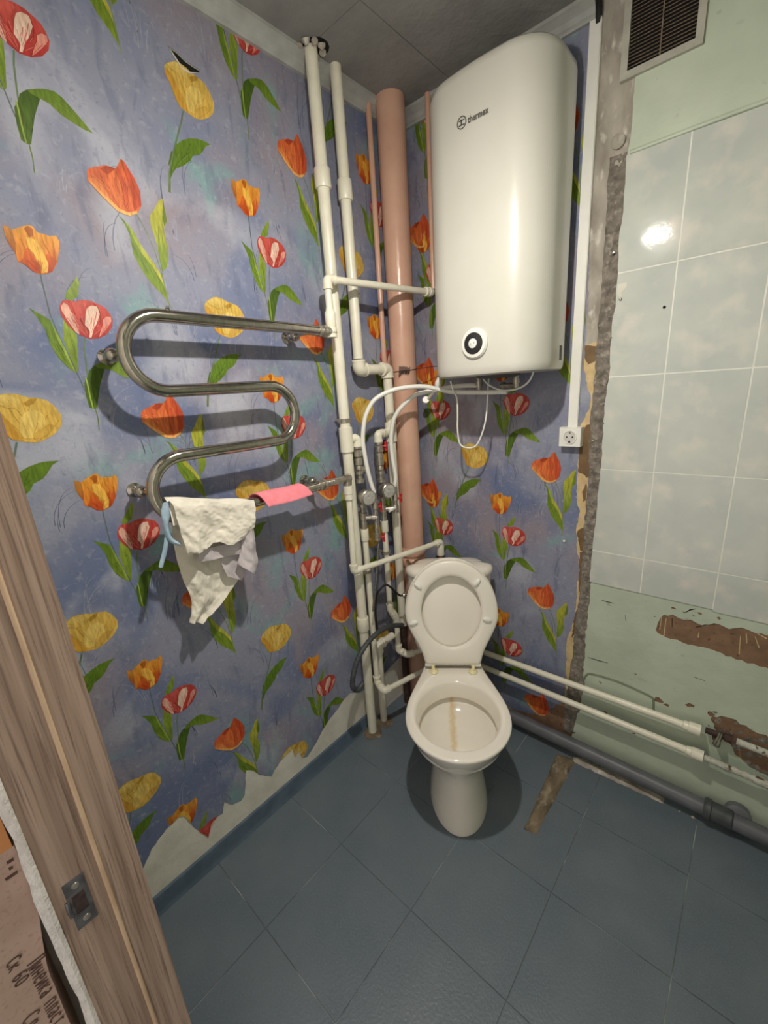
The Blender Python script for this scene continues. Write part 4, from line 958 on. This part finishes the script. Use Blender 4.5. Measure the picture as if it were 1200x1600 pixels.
def assembly(M_, tee, label, zz, big):
    root = thing('water_meter_assembly', label, 'water meter', (M_.x, M_.y, 0.96))
    r = 0.0125
    elbow(V((M_.x, M_.y, zz['el'])), tee - V((M_.x, M_.y, zz['el'])), -Z, r, root, L=0.026)
    def at(z): return V((M_.x, M_.y, z))
    vb = build('ball_valve', MB().lathe(at(zz['v1']), -Z, [(0, 0.017), (0.012, 0.017), (0.014, 0.013), (0.020, 0.0185), (0.040, 0.0185), (0.046, 0.013), (0.05, 0.0165), (zz['v1']-zz['v0'], 0.0165)], 14), MT['nickel'], root)
    red_handle(at(zz['h']) + V((0.010, 0.008, 0)), (0.8, 0.6, 0), vb)
    s0 = at(zz['v0'])
    st_ = MB().lathe(s0, -Z, [(0, 0.010), (0.006, 0.014), (0.018, 0.014), (0.022, 0.010)] + [(0.024, 0.0165), (0.036, 0.0165), (0.037, 0.010), (0.055, 0.010), (0.056, 0.0175), (0.070, 0.0175), (0.071, 0.011)], 6 if False else 14)
    sb_ = build('strainer', st_, MT['nickel'], root)
    if not big:
        build('strainer_plug', MB().lathe(s0 - Z*0.008, (0.5, 0.75, -0.55), [(0, 0.010), (0.022, 0.010), (0.022, 0.0135), (0.032, 0.0135), (0.034, 0.006), (0.04, 0.006)], 12), MT['nickel'], sb_)
    meter(V((M_.x + 0.012, M_.y, zz['m'])), root)
    build('check_valve', MB().lathe(at(zz['m'] - 0.024), -Z, [(0, 0.010), (0.006, 0.0105), (0.008, 0.0165), (0.022, 0.0165), (0.023, 0.0115), (0.045, 0.0115), (0.046, 0.015), (0.075, 0.015), (0.076, 0.012), (zz['m'] - 0.024 - zz['a'], 0.0145)], 14), MT['nickel'], root)
    t = MB().cyl(at(zz['t']), at(zz['t']) + V((0.045, 0.035, 0)), 0.0105)
    t.cyl(at(zz['t']) + V((0.028, 0.022, 0)), at(zz['t']) + V((0.038, 0.030, 0)), 0.0145)
    build('tee_outlet', t, MT['nickel'], root)
    coupling(at(zz['a'] - 0.024), Z, r, root, 0.05)
    return root, at
M1 = V((0.069, -0.432, 0)); M2 = V((0.066, -0.309, 0))
as1, at1 = assembly(M1, A1 + Z*1.345, 'nickel water meter with red valve next to the left white riser', dict(el=1.347, v1=1.318, v0=1.245, h=1.292, m=1.122, t=1.03, a=0.985), False)
as2, at2 = assembly(M2, B2_ + Z*1.345, 'nickel water meter with red valve against the pink stack', dict(el=1.347, v1=1.318, v0=1.222, h=1.297, m=1.122, t=1.035, a=0.985), True)
# outlet valve columns that feed the heater hoses
def outlet(root, P, zt, zb, low):
    mb = MB().lathe(V((P.x, P.y, zt)), -Z, [(0, 0.0085), (0.012, 0.0115), (0.03, 0.0115), (0.031, 0.0085), (0.04, 0.0125), (0.06, 0.0125), (0.062, 0.009), (zt-zb-0.03, 0.009), (zt-zb-0.029, 0.0125), (zt-zb, 0.0125)], 12)
    o = build('outlet_valve', mb, MT['nickel'], root)
    red_handle(V((P.x+0.008, P.y+0.004, zt-0.05)), (0.9, 0.45, 0), o)
    if low:
        red_handle(V((P.x+0.008, P.y+0.006, zb+0.01)), (0.8, 0.6, 0), o)
Q1 = V((0.108, -0.400, 0)); Q2 = V((0.108, -0.276, 0))
outlet(as1, Q1, 1.125, 0.935, True); outlet(as2, Q2, 1.130, 1.02, False)
build('lever', MB().sweep([V((Q2.x, Q2.y-0.006, 1.045)), V((Q2.x+0.012, Q2.y-0.02, 1.043)), V((Q2.x+0.012, Q2.y-0.055, 1.04))], [0.006, 0.005, 0.0065], 8), MT['plasticw'], as2)
# cold and hot supply pipes running on to the right
def supply(label, path, r, xe, corners, group=None):
    root = thing('supply_pipe', label, 'pipe', path[-1]); path = [V(p) for p in path]
    pipe(path, r, root, fil=0.022)
    for i in corners: elbow(path[i], path[i-1]-path[i], path[i+1]-path[i], r, root, L=0.022)
    e = path[-1]; d = (path[-1]-path[-2]).normalized()
    build('end_coupling', MB().lathe(e - d*0.006, d, [(0, r), (0.003, r*1.25), (0.016, r*1.35), (0.018, r*1.6), (0.05, r*1.62), (0.05, r*1.1), (0.045, r*0.9), (0.045, 0)], 20), MT['white'], root)
    return root
s1 = supply('lower white supply pipe running along the wall above grey drain', [at1(0.965), at1(0.262), (0.128, -0.452, 0.252), (0.235, -0.058, 0.255), (1.168, -0.048, 0.252)], 0.0122, 0, (1, 2, 3))
clamp(at1(0.80), 0.0122, s1)
s2 = supply('upper white supply pipe running along the green painted wall', [at2(0.965), at2(0.565), V((0.078, -0.283, 0.51)), V((0.078, -0.283, 0.345)), (0.115, -0.265, 0.325), (0.226, -0.05, 0.325), (1.150, -0.048, 0.348)], 0.0122, 0, (1, 2, 3, 4, 5))
clamp(at2(0.84), 0.0122, s2)

# heater hoses
HE1 = V((0.30, -0.16, 1.495)); HS1 = V((Q1.x, Q1.y, 1.13)); HE2 = V((0.30, -0.13, 1.50)); HS2 = V((Q2.x, Q2.y, 1.13))
def hose(label, pix, S, Eh, tail, r=0.0082):
    pts = [S] + [onv(u, v, S, Eh) for u, v in pix] + tail
    o = build('heater_hose', MB().sweep(smoothline(pts, 5), r, 12), MT['plasticw'], loc=S, angle=60)
    return tag(o, label, 'hose')
hose('white heater hose arching over the yellow tulip to heater', [(577,745),(571,717),(567,688),(569,660),(574,643),(585,625),(605,613),(627,606.5),(663,604)], HS1, HE1, [V((0.31, -0.155, 1.49)), V((0.42, -0.145, 1.482)), V((0.53, -0.14, 1.478))])
hose('white heater hose curving across the pink stack to heater', [(618,745),(613.5,717),(611,688),(614,660),(621,644),(632,631),(645,620),(660,613.5)], HS2, HE2, [V((0.30, -0.12, 1.507)), V((0.36, -0.11, 1.508)), V((0.40, -0.10, 1.505))])
def cable(name, label, cat, pix, y, r, mt, dy=None):
    pts = [ony(u, v, y if dy is None else y + dy*i/(len(pix)-1)) for i, (u, v) in enumerate(pix)]
    o = build(name, MB().sweep(smoothline(pts, 5), r, 8), MT[mt], loc=pts[0], angle=60); return tag(o, label, cat)
cable('power_cable', 'thin white cable looping down below the heater onto yellow tulip', 'cable', [(704, 596), (708, 610), (714, 623), (715, 648), (715, 672), (719, 694), (732, 700), (745, 695), (755, 672), (760, 647), (762, 615), (764, 585)], -0.17, 0.0032, 'plasticw', 0.05)
cable('sensor_cable', 'thin pale cable sagging close under the heater bottom', 'cable', [(752, 584), (756, 593), (765, 602), (785, 610), (810, 607), (827, 595), (836, 574)], -0.15, 0.003, 'plasticw')
# drain tap at the heater corner
dt = thing('drain_fitting', 'small white plastic fitting at lower left corner of heater', 'fitting', (0.285, -0.135, 1.50))
build('body', MB().lathe(ony(684, 606, -0.13), (0.2, 0, 1), [(0, 0.010), (0.012, 0.014), (0.024, 0.013), (0.032, 0.008), (0.04, 0.006)], 12), MT['plasticw'], dt)
c = ony(665, 628, -0.06); build('outlet', MB().lathe(c, (0.4, -0.5, 0.2), [(0, 0.012), (0.02, 0.012), (0.022, 0.016), (0.035, 0.014)], 12).cyl(c, ony(684, 606, -0.13), 0.006), MT['plasticw'], dt)

# small hoses by the cistern
def tubething(name, label, cat, pts, r, mt, extra=None):
    o = build(name, MB().sweep(smoothline(pts, 6), r, 12), MT[mt], loc=pts[-1], angle=60); return tag(o, label, cat)
c = [onx(u, v, 0.125) for u, v in ((629, 977), (611, 978), (592.5, 987), (574, 1005), (560, 1028), (552.6, 1052), (551, 1072), (558, 1078), (567, 1068))]
ch = MB(); sp_ = smoothline(c, 12)
ch.sweep(sp_, [0.0105 + 0.0012*math.sin(i*2.2) for i in range(len(sp_))], 12)
tag(build('drain_hose', ch, MT['dhose'], loc=c[-1], angle=60), 'dark grey corrugated hose curving in front of white risers', 'hose')
c = [onx(u, v, x) for u, v, x in ((592, 846, 0.11), (590, 870, 0.115), (588.5, 897, 0.12), (586, 925, 0.12), (583, 955, 0.115))]
tubething('braided_hose', 'thin braided steel hose hanging below the left water meter', 'hose', c, 0.0045, 'steelbraid')

# ------------------------------------------------------------------ toilet
TH = V((0.398, -0.317, 0)); TU = V((0.585, -0.811, 0)).normalized(); TW = V((0.811, 0.585, 0)).normalized()
def T(s, t, z): return TH + TU*s + TW*t + Z*z
toi = thing('toilet', 'white porcelain toilet set diagonally with its seat raised', 'toilet', T(0.15, 0, 0))
def egg(sb, wb, sm, wm, sf, n=15, flat=True):
    half = []
    if wb > 0.001:
        for i in range(1, 5): half.append((sb, wb*i/4*0.96))
    else:
        for i in range(1, 5): th = PI/2*i/16; half.append((sm - (sm-sb)*math.cos(th), wm*math.sin(th)))
    for i in range(1, n):
        t = i/n
        if wb > 0.001: s = sb + (sm-sb)*t; k = t*t*(3-2*t); w = wb + (wm-wb)*k
        else: th = PI/2*(0.25 + 0.75*t); s = sm - (sm-sb)*math.cos(th); w = wm*math.sin(th)
        half.append((s, w))
    for i in range(0, n):
        th = PI/2*i/n; half.append((sm + (sf-sm)*math.sin(th), wm*math.cos(th)))
    full = [(sb, 0)] + half + [(sf, 0)] + [(s, -w) for s, w in reversed(half)]
    return full
def tring(z, *a): return [T(s, t, z) for s, t in egg(*a)]
ZR = 0.402
rs = [tring(0.0, -0.13, 0.085, 0.20, 0.108, 0.378), tring(0.012, -0.13, 0.085, 0.20, 0.108, 0.378), tring(0.05, -0.13, 0.082, 0.19, 0.102, 0.366), tring(0.11, -0.13, 0.078, 0.18, 0.094, 0.352), tring(0.17, -0.13, 0.077, 0.17, 0.089, 0.345),
      tring(0.215, -0.125, 0.08, 0.17, 0.092, 0.346), tring(0.25, -0.12, 0.085, 0.18, 0.108, 0.362), tring(0.285, -0.11, 0.09, 0.20, 0.132, 0.386), tring(0.32, -0.10, 0.097, 0.22, 0.153, 0.410), tring(0.355, -0.09, 0.104, 0.235, 0.170, 0.430), tring(0.385, -0.085, 0.109, 0.245, 0.180, 0.442),
      tring(ZR-0.008, -0.085, 0.111, 0.25, 0.1835, 0.446), tring(ZR-0.002, -0.083, 0.110, 0.25, 0.182, 0.444), tring(ZR, -0.080, 0.106, 0.25, 0.177, 0.438)]
inn = [(ZR, 0.070, 0.156, 0.410), (ZR-0.003, 0.074, 0.150, 0.404), (ZR-0.010, 0.078, 0.145, 0.399), (ZR-0.062, 0.084, 0.138, 0.392), (ZR-0.067, 0.084, 0.138, 0.392), (ZR-0.067, 0.062, 0.157, 0.410), (ZR-0.083, 0.062, 0.157, 0.410), (ZR-0.105, 0.080, 0.142, 0.396), (ZR-0.125, 0.110, 0.122, 0.376), (ZR-0.138, 0.16, 0.085, 0.345), (ZR-0.150, 0.22, 0.05, 0.320)]
rs += [tring(z, a, 0.0, 0.24, w, f) for z, a, w, f in inn]
bowl_mat = MT['porcelain'].copy(); bowl_mat.name = 'porcelain_with_rust_stain'
nt = bowl_mat.node_tree; N = nt.nodes; Lk = nt.links; bsd = N['Principled BSDF']
src = bsd.inputs['Base Color'].links[0].from_socket
geo = N.new('ShaderNodeNewGeometry')
def vdot(vec, off):
    sb2 = N.new('ShaderNodeVectorMath'); sb2.operation = 'DOT_PRODUCT'; Lk.new(geo.outputs['Position'], sb2.inputs[0]); sb2.inputs[1].default_value = vec
    a = N.new('ShaderNodeMath'); a.operation = 'SUBTRACT'; Lk.new(sb2.outputs['Value'], a.inputs[0]); a.inputs[1].default_value = off; return a.outputs[0]
tt = vdot(TW, TW.dot(TH) - 0.012); ss = vdot(TU, TU.dot(TH)); zz_ = vdot((0, 0, 1), 0.338)
nz1 = N.new('ShaderNodeTexNoise'); nz1.inputs['Scale'].default_value = 28; Lk.new(geo.outputs['Position'], nz1.inputs['Vector'])
wob = N.new('ShaderNodeMath'); wob.operation = 'MULTIPLY_ADD'; Lk.new(nz1.outputs['Fac'], wob.inputs[0]); wob.inputs[1].default_value = 0.03; Lk.new(tt, wob.inputs[2])
wo2 = N.new('ShaderNodeMath'); wo2.operation = 'SUBTRACT'; Lk.new(wob.outputs[0], wo2.inputs[0]); wo2.inputs[1].default_value = 0.015
ab = N.new('ShaderNodeMath'); ab.operation = 'ABSOLUTE'; Lk.new(wo2.outputs[0], ab.inputs[0])
mr = N.new('ShaderNodeMapRange'); mr.inputs[1].default_value = 0.016; mr.inputs[2].default_value = 0.002; Lk.new(ab.outputs[0], mr.inputs[0])
zl = N.new('ShaderNodeMath'); zl.operation = 'LESS_THAN'; Lk.new(zz_, zl.inputs[0]); zl.inputs[1].default_value = 0.0
zg = N.new('ShaderNodeMath'); zg.operation = 'GREATER_THAN'; Lk.new(zz_, zg.inputs[0]); zg.inputs[1].default_value = -0.12
sl = N.new('ShaderNodeMath'); sl.operation = 'LESS_THAN'; Lk.new(ss, sl.inputs[0]); sl.inputs[1].default_value = 0.345
sg = N.new('ShaderNodeMath'); sg.operation = 'GREATER_THAN'; Lk.new(ss, sg.inputs[0]); sg.inputs[1].default_value = 0.06
prev = mr.outputs[0]
for nd in (zl, zg, sl, sg):
    q = N.new('ShaderNodeMath'); q.operation = 'MULTIPLY'; Lk.new(prev, q.inputs[0]); Lk.new(nd.outputs[0], q.inputs[1]); prev = q.outputs[0]
q = N.new('ShaderNodeMath'); q.operation = 'MULTIPLY'; Lk.new(prev, q.inputs[0]); q.inputs[1].default_value = 0.6; prev = q.outputs[0]
mx = N.new('ShaderNodeMix'); mx.data_type = 'RGBA'; Lk.new(prev, mx.inputs[0]); Lk.new(src, mx.inputs[6]); mx.inputs[7].default_value = srgb(214, 180, 112); Lk.new(mx.outputs[2], bsd.inputs['Base Color'])
bowl = build('bowl', MB().rings(rs), bowl_mat, toi, angle=75)
build('fixing_bolt', MB().lathe(T(0.20, -0.089, 0.155), -TW, [(0, 0.008), (0.008, 0.008), (0.009, 0.005), (0.014, 0.004), (0.014, 0)], 10), MT['nickel'], toi)
build('rear_deck', MB().rings([[T(s, t, z) for s, t in ((-0.25, -0.085), (-0.075, -0.108), (-0.075, 0.108), (-0.25, 0.085))] for z in (0.30, ZR-0.004)]), MT['porcelain'], toi, bevel=0.012, bseg=3)
build('outlet_horn', MB().cyl(T(-0.10, 0, 0.16), T(-0.27, 0, 0.12), 0.052, 0.052, 20), MT['porcelain'], toi)
def rrect(s0, s1, w0, w1, z, r):
    p = []
    for cs, ct, a0, w in ((s1-r, w1-r, 0, 0), (s0+r, w0-r, 90, 0), (s0+r, -w0+r, 180, 0), (s1-r, -w1+r, 270, 0)):
        for i in range(9):
            a = math.radians(a0 + 90*i/8); p.append(T(cs + r*math.cos(a), ct + r*math.sin(a), z))
    return p
SF, SB = -0.112, -0.254
build('cistern', MB().rings([rrect(SB+0.01, SF-0.012, 0.125, 0.150, ZR-0.002, 0.04), rrect(SB+0.004, SF-0.004, 0.135, 0.160, ZR+0.03, 0.05), rrect(SB, SF, 0.143, 0.172, 0.60, 0.06), rrect(SB, SF, 0.145, 0.175, 0.752, 0.069)]), MT['porcelain'], toi, angle=60)
build('cistern_lid', MB().rings([rrect(SB-0.003, SF+0.004, 0.150, 0.179, 0.754, 0.0705), rrect(SB-0.005, SF+0.006, 0.152, 0.182, 0.760, 0.0705), rrect(SB-0.005, SF+0.006, 0.152, 0.182, 0.776, 0.0705), rrect(SB-0.001, SF+0.002, 0.147, 0.176, 0.785, 0.0705), rrect(SB+0.012, SF-0.010, 0.135, 0.160, 0.791, 0.054), rrect(SB+0.04, SF-0.04, 0.10, 0.12, 0.794, 0.035)]), MT['porcelain'], toi, angle=60)
ni = T(-0.16, -0.168, 0.655)
build('inlet_nut', MB().lathe(ni, -TW, [(0, 0.014), (0.010, 0.014), (0.011, 0.009), (0.016, 0.012), (0.030, 0.012), (0.032, 0.007)], 12), MT['chrome'], toi)
# raised seat ring and lid
LEAN = math.radians(10.5); SU = (-TU*math.sin(LEAN) + Z*math.cos(LEAN)); SN = (TU*math.cos(LEAN) + Z*math.sin(LEAN))
SP = T(-0.004, 0, ZR + 0.026)
def S(t, up, n): return SP + TW*t + SU*up + SN*n
def sring(n, ins=0.0, k=0.0): return [S(w, s, n - k*s) for s, w in egg(0.0+ins, 0.113-ins, 0.208, 0.184-ins, 0.428-ins)]
def hring_(n, d=0.0):
    pts = egg(0.066+0.003-d, 0.0, 0.217, 0.119+d, 0.365+d); return [S(w, s, n) for s, w in pts]
build('seat_lid', MB().rings([sring(-0.024, 0.02, 0.06), sring(-0.023, 0.006, 0.06), sring(-0.018, -0.001, 0.06), sring(-0.005, -0.002, 0.06), sring(-0.003, 0.003, 0.06)]), MT['seat'], toi, angle=60)
sr_ = build('seat_ring', MB().rings([sring(-0.001, 0.004), sring(0.004, 0.0), sring(0.012, 0.001), sring(0.016, 0.008), sring(0.0175, 0.022), hring_(0.0175, 0.014), hring_(0.015, 0.003), hring_(0.011, 0.0), hring_(-0.001, 0.0)], loop=True), MT['seat'], toi, angle=60)
for u, v in ((653, 915), (745, 910), (646, 973), (761, 968)):
    d = ray(u, v); q = CAM + d*((SP + SN*0.0175 - CAM).dot(SN)/d.dot(SN))
    rel_ = q - SP; cen = S(0, 0.217, 0.0175); rad = (q - cen); rad = (rad - SN*rad.dot(SN)).normalized(); tan = SN.cross(rad)
    mb = MB(); rr = []
    for h_, k in ((-0.008, 1.0), (0.006, 1.0), (0.009, 0.8), (0.0105, 0.4), (0.0108, 0.05)):
        rr.append([q + SN*h_ + rad*0.0185*k*math.cos(2*PI*i/18) + tan*0.0088*k*math.sin(2*PI*i/18) for i in range(18)])
    build('bumper', mb.rings(rr), MT['plasticw'], sr_)
for sgn in (-1, 1):
    b0 = T(0.018, sgn*0.078, ZR)
    h_ = MB().lathe(b0 - Z*0.001, Z, [(0, 0.018), (0.005, 0.0185), (0.009, 0.014), (0.012, 0.007), (0.013, 0)], 18)
    h_.sweep([b0 + Z*0.006, b0 - TU*0.012 + Z*0.024 + TW*sgn*0.004], 0.0075, 10)
    build('seat_hinge', h_, MT['hinge'], toi)
    build('hinge_barrel', MB().cyl(T(-0.002, sgn*0.072, ZR+0.022), T(-0.002, sgn*0.112, ZR+0.022), 0.0095, n=14), MT['plasticw'], toi)
build('hinge_bar', MB().cyl(T(-0.004, -0.075, ZR+0.020), T(-0.004, 0.075, ZR+0.020), 0.005, n=10), MT['seat'], toi)
# black supply hose to cistern
e = ni - TW*0.03
c = [e, e - TW*0.02 + Z*0.003, onx(605, 914, 0.12), onx(594, 921, 0.11), onx(588, 933, 0.09), onx(587, 960, 0.08), onx(590, 985, 0.075)]
tubething('inlet_hose', 'thin black flexible inlet hose curving into the toilet cistern', 'hose', c, 0.0045, 'black')

# ------------------------------------------------------------------ right hand wall fittings
tk = thing('cable_trunking', 'narrow white cable trunking running up the wall beside heater', 'trunking', (0.717, 0, 1.36))
build('channel', MB().box((0.699, -0.013, 1.345), (0.731, -0.0012, 2.452)), MT['plasticw'], tk, bevel=0.0015)
build('cover', MB().box((0.7005, -0.0165, 1.345), (0.7295, -0.012, 2.452)), MT['plasticw'], tk, bevel=0.0015)
build('black_cable', MB().sweep(smoothline([(0.722, -0.010, 2.44), (0.722, -0.016, 2.47), (0.719, -0.014, ZC)], 5), 0.0085, 8), MT['black'], tk)
so = thing('wall_socket', 'square white power socket at the foot of the trunking', 'socket', (0.715, 0, 1.313))
sx, szc = 0.714, 1.313
build('base', MB().box((sx-0.036, -0.028, szc-0.033), (sx+0.036, -0.0012, szc+0.033)), MT['plasticw'], so, bevel=0.009, bseg=4)
build('cover_plate', MB().box((sx-0.0355, -0.034, szc-0.0325), (sx+0.0355, -0.026, szc+0.0325)), MT['plasticw'], so, bevel=0.006, bseg=3)
ins = build('socket_well', MB().lathe((sx, -0.0335, szc), (0, -1, 0), [(0, 0.0205), (0.0012, 0.0205)], 28), MT['silver'], so)
build('rim', MB().lathe((sx, -0.0335, szc), (0, -1, 0), [(0, 0.0245), (0.003, 0.0235), (0.003, 0.0205), (0.0005, 0.0200)], 28, cap=False), MT['plasticw'], so)
for dx in (-0.0095, 0.0095): build('pin_hole', MB().lathe((sx+dx, -0.0348, szc), (0, -1, 0), [(0, 0.0028), (0.0004, 0.0028), (0.0004, 0)], 12), MT['rimdark'], ins)
for dz in (-0.016, 0.016): build('earth_clip', MB().box((sx-0.003, -0.0362, szc+dz-0.0035), (sx+0.003, -0.0345, szc+dz+0.0035)), MT['black' if dz < 0 else 'nickel'], ins, bevel=0.0006)
pn = MB().lathe(ony(882, 845, -0.0012), (0, -1, 0), [(0, 0.002), (0.004, 0.005), (0.007, 0.0035), (0.008, 0)], 10)
tag(build('push_pin', pn, MT['plasticw'], loc=ony(882, 845, -0.0012)), 'small white push pin stuck in the wallpaper under orange tulip', 'pin')

vg = thing('ventilation_grille', 'rectangular ventilation grille with dark slats under the ceiling', 'grille', (0.88, 0, 2.28))
vx0, vx1, vz0, vz1 = 0.787, 0.972, 2.281, 2.488
fr = MB(); t = 0.017
for a, b in (((vx0, vz0), (vx0+t, vz1)), ((vx1-t, vz0), (vx1, vz1)), ((vx0+t, vz0), (vx1-t, vz0+t)), ((vx0+t, vz1-t), (vx1-t, vz1))): fr.box((a[0], -0.0145, a[1]), (b[0], -0.001, b[1]))
build('frame', fr, MT['ventf'], vg, bevel=0.0015)
build('duct_back', MB().box((vx0+t, -0.0062, vz0+t), (vx1-t, -0.001, vz1-t)), MT['rimdark'], vg, smooth=False)
ns = 21
for i in range(ns):
    z = vz0 + t + 0.003 + (vz1-vz0-2*t-0.006)*(i+0.5)/ns
    sl_ = MB().add([V((x, -0.006 - 0.0075*k, z + (0.0035 if k == 0 else -0.002) + h_)) for x in (vx0+t, vx1-t) for k, h_ in ((0, 0), (1, 0), (1, 0.0012), (0, 0.0012))], [(0,1,2,3), (7,6,5,4), (0,4,5,1), (1,5,6,2), (2,6,7,3), (3,7,4,0)])
    build('slat', sl_, MT['ventm'], vg, smooth=False)
build('centre_bar', MB().box(((vx0+vx1)/2-0.0015, -0.0145, vz0+t), ((vx0+vx1)/2+0.0015, -0.012, vz1-t)), MT['ventm'], vg, smooth=False)

gd = thing('drain_pipe', 'long grey plastic drain pipe lying along the wall at floor', 'pipe', (1.0, -0.058, 0.03))
pipe([(0.27, -0.058, 0.058), (1.62, -0.058, 0.058)], 0.027, gd, 'grey', n=24)
build('socket_joint', MB().lathe((1.235, -0.058, 0.058), XP, [(0, 0.027), (0, 0.032), (0.008, 0.036), (0.02, 0.036), (0.022, 0.032), (0.075, 0.032), (0.08, 0.027)], 24), MT['dhose'], gd)
build('branch_cap', MB().lathe(ony(1152, 1268, -0.01) , (0, -1, 0.25), [(0, 0.034), (0.022, 0.034), (0.024, 0.038), (0.036, 0.038), (0.039, 0.034), (0.040, 0)], 24), MT['grey'], gd)
op1 = thing('old_pipe', 'chipped white steel pipe continuing from lower supply coupling', 'pipe', (1.3, -0.048, 0.25))
pipe([(1.20, -0.048, 0.252), (1.33, -0.048, 0.249)], 0.0105, op1, 'oldwhite'); pipe([(1.33, -0.048, 0.249), (1.62, -0.046, 0.238)], 0.0095, op1, 'oldwhite'); coupling((1.36, -0.048, 0.248), XP, 0.010, op1, 0.04, 'oldwhite')
op2 = thing('old_pipe', 'chipped white steel pipe end poking from the broken wall patch', 'pipe', (1.4, -0.04, 0.35))
pipe([(1.285, -0.035, 0.352), (1.62, -0.035, 0.345)], 0.0105, op2, 'oldwhite')
tp = thing('capped_tap', 'small corroded tap stub between the two white pipe ends', 'tap', (1.24, -0.03, 0.33))
build('stub', MB().cyl((1.205, -0.030, 0.346), (1.255, -0.030, 0.348), 0.010).cyl((1.255, -0.03, 0.348), (1.275, -0.03, 0.348), 0.014), MT['darkpipe'], tp)
build('cap', MB().lathe((1.245, -0.03, 0.352), (-0.2, -0.9, -0.5), [(0, 0.008), (0.03, 0.008), (0.031, 0.0105), (0.045, 0.0105), (0.047, 0.007)], 12), MT['chrome'], tp)
build('bent_stub', MB().sweep([(1.225, -0.02, 0.348), (1.232, -0.035, 0.328), (1.245, -0.045, 0.315)], 0.006, 8), MT['darkpipe'], tp)

# mortar traces on the floor
def crust(name, poly, h, amp, mt, label, cat, seed):
    xs = [p[0] for p in poly]; ys = [p[1] for p in poly]; nx, ny = 10, 40
    mb = MB(); g = {}
    a, b, c_, d = [V((p[0], p[1], 0)) for p in poly]
    for i in range(ny+1):
        l = a.lerp(d, i/ny); r = b.lerp(c_, i/ny); ax = (r-l).normalized()
        l += ax*0.004*noise.noise(V((i*0.35, seed, 0))); r += ax*0.005*noise.noise(V((i*0.4, seed+3, 0)))
        for j in range(nx+1):
            p = l.lerp(r, j/nx); e = min(j, nx-j, i, ny-i)
            z = 0.0006 if e == 0 else h*(0.75 if e == 1 else 1.0) + amp*noise.fractal(V((p.x*70, p.y*70, seed)), 0.8, 2, 4)
            mb.v.append(V((p.x, p.y, max(z, 0.0006))))
    w = nx+1
    mb.f = [(i*w+j, i*w+j+1, (i+1)*w+j+1, (i+1)*w+j) for i in range(ny) for j in range(nx)]
    bd = [j for j in range(w)] + [i*w+nx for i in range(1, ny+1)] + [ny*w+j for j in range(nx-1, -1, -1)] + [i*w for i in range(ny-1, 0, -1)]
    mb.f.append(tuple(bd[::-1]))
    o = build(name, mb, MT[mt], loc=(sum(xs)/4, sum(ys)/4, 0), angle=60); return tag(o, label, cat)
P_ = [onz(u, v, 0) for u, v in ((870, 1178), (900, 1187), (838, 1304), (819, 1296))]
crust('mortar_strip', [(p.x, p.y) for p in P_], 0.007, 0.003, 'mortarfloor', 'rough brown mortar strip left on the floor beside toilet', 'mortar', 2.0)
P_ = [onz(u, v, 0) for u, v in ((896, 1180), (1040, 1244), (1036, 1256), (894, 1190))]
crust('plaster_ledge', [(P_[0].x, P_[0].y), (P_[3].x, P_[3].y), (P_[2].x, P_[2].y), (P_[1].x, P_[1].y)], 0.010, 0.004, 'rough_plaster', 'broken grey plaster ridge on the floor along drain pipe', 'plaster', 5.0)
for k, (u, v, s) in enumerate(((1083, 1277, 0.007), (1031, 1250, 0.009), (1062, 1268, 0.004))):
    p = onz(u, v, 0)
    o = build('plaster_chip', MB().lathe(p, (0.1, 0, 1), [(0, s), (s*0.5, s*0.8), (s*0.8, 0.3*s), (s*0.85, 0)], 7), MT['rough_plaster'], loc=p, smooth=False)
    tag(o, ('small plaster chip on the floor under the round drain cap', 'plaster chip lying at the end of the broken plaster ridge', 'tiny plaster crumb on the floor between ridge end and chip')[k], 'plaster chip', 'plaster chips by the drain pipe')
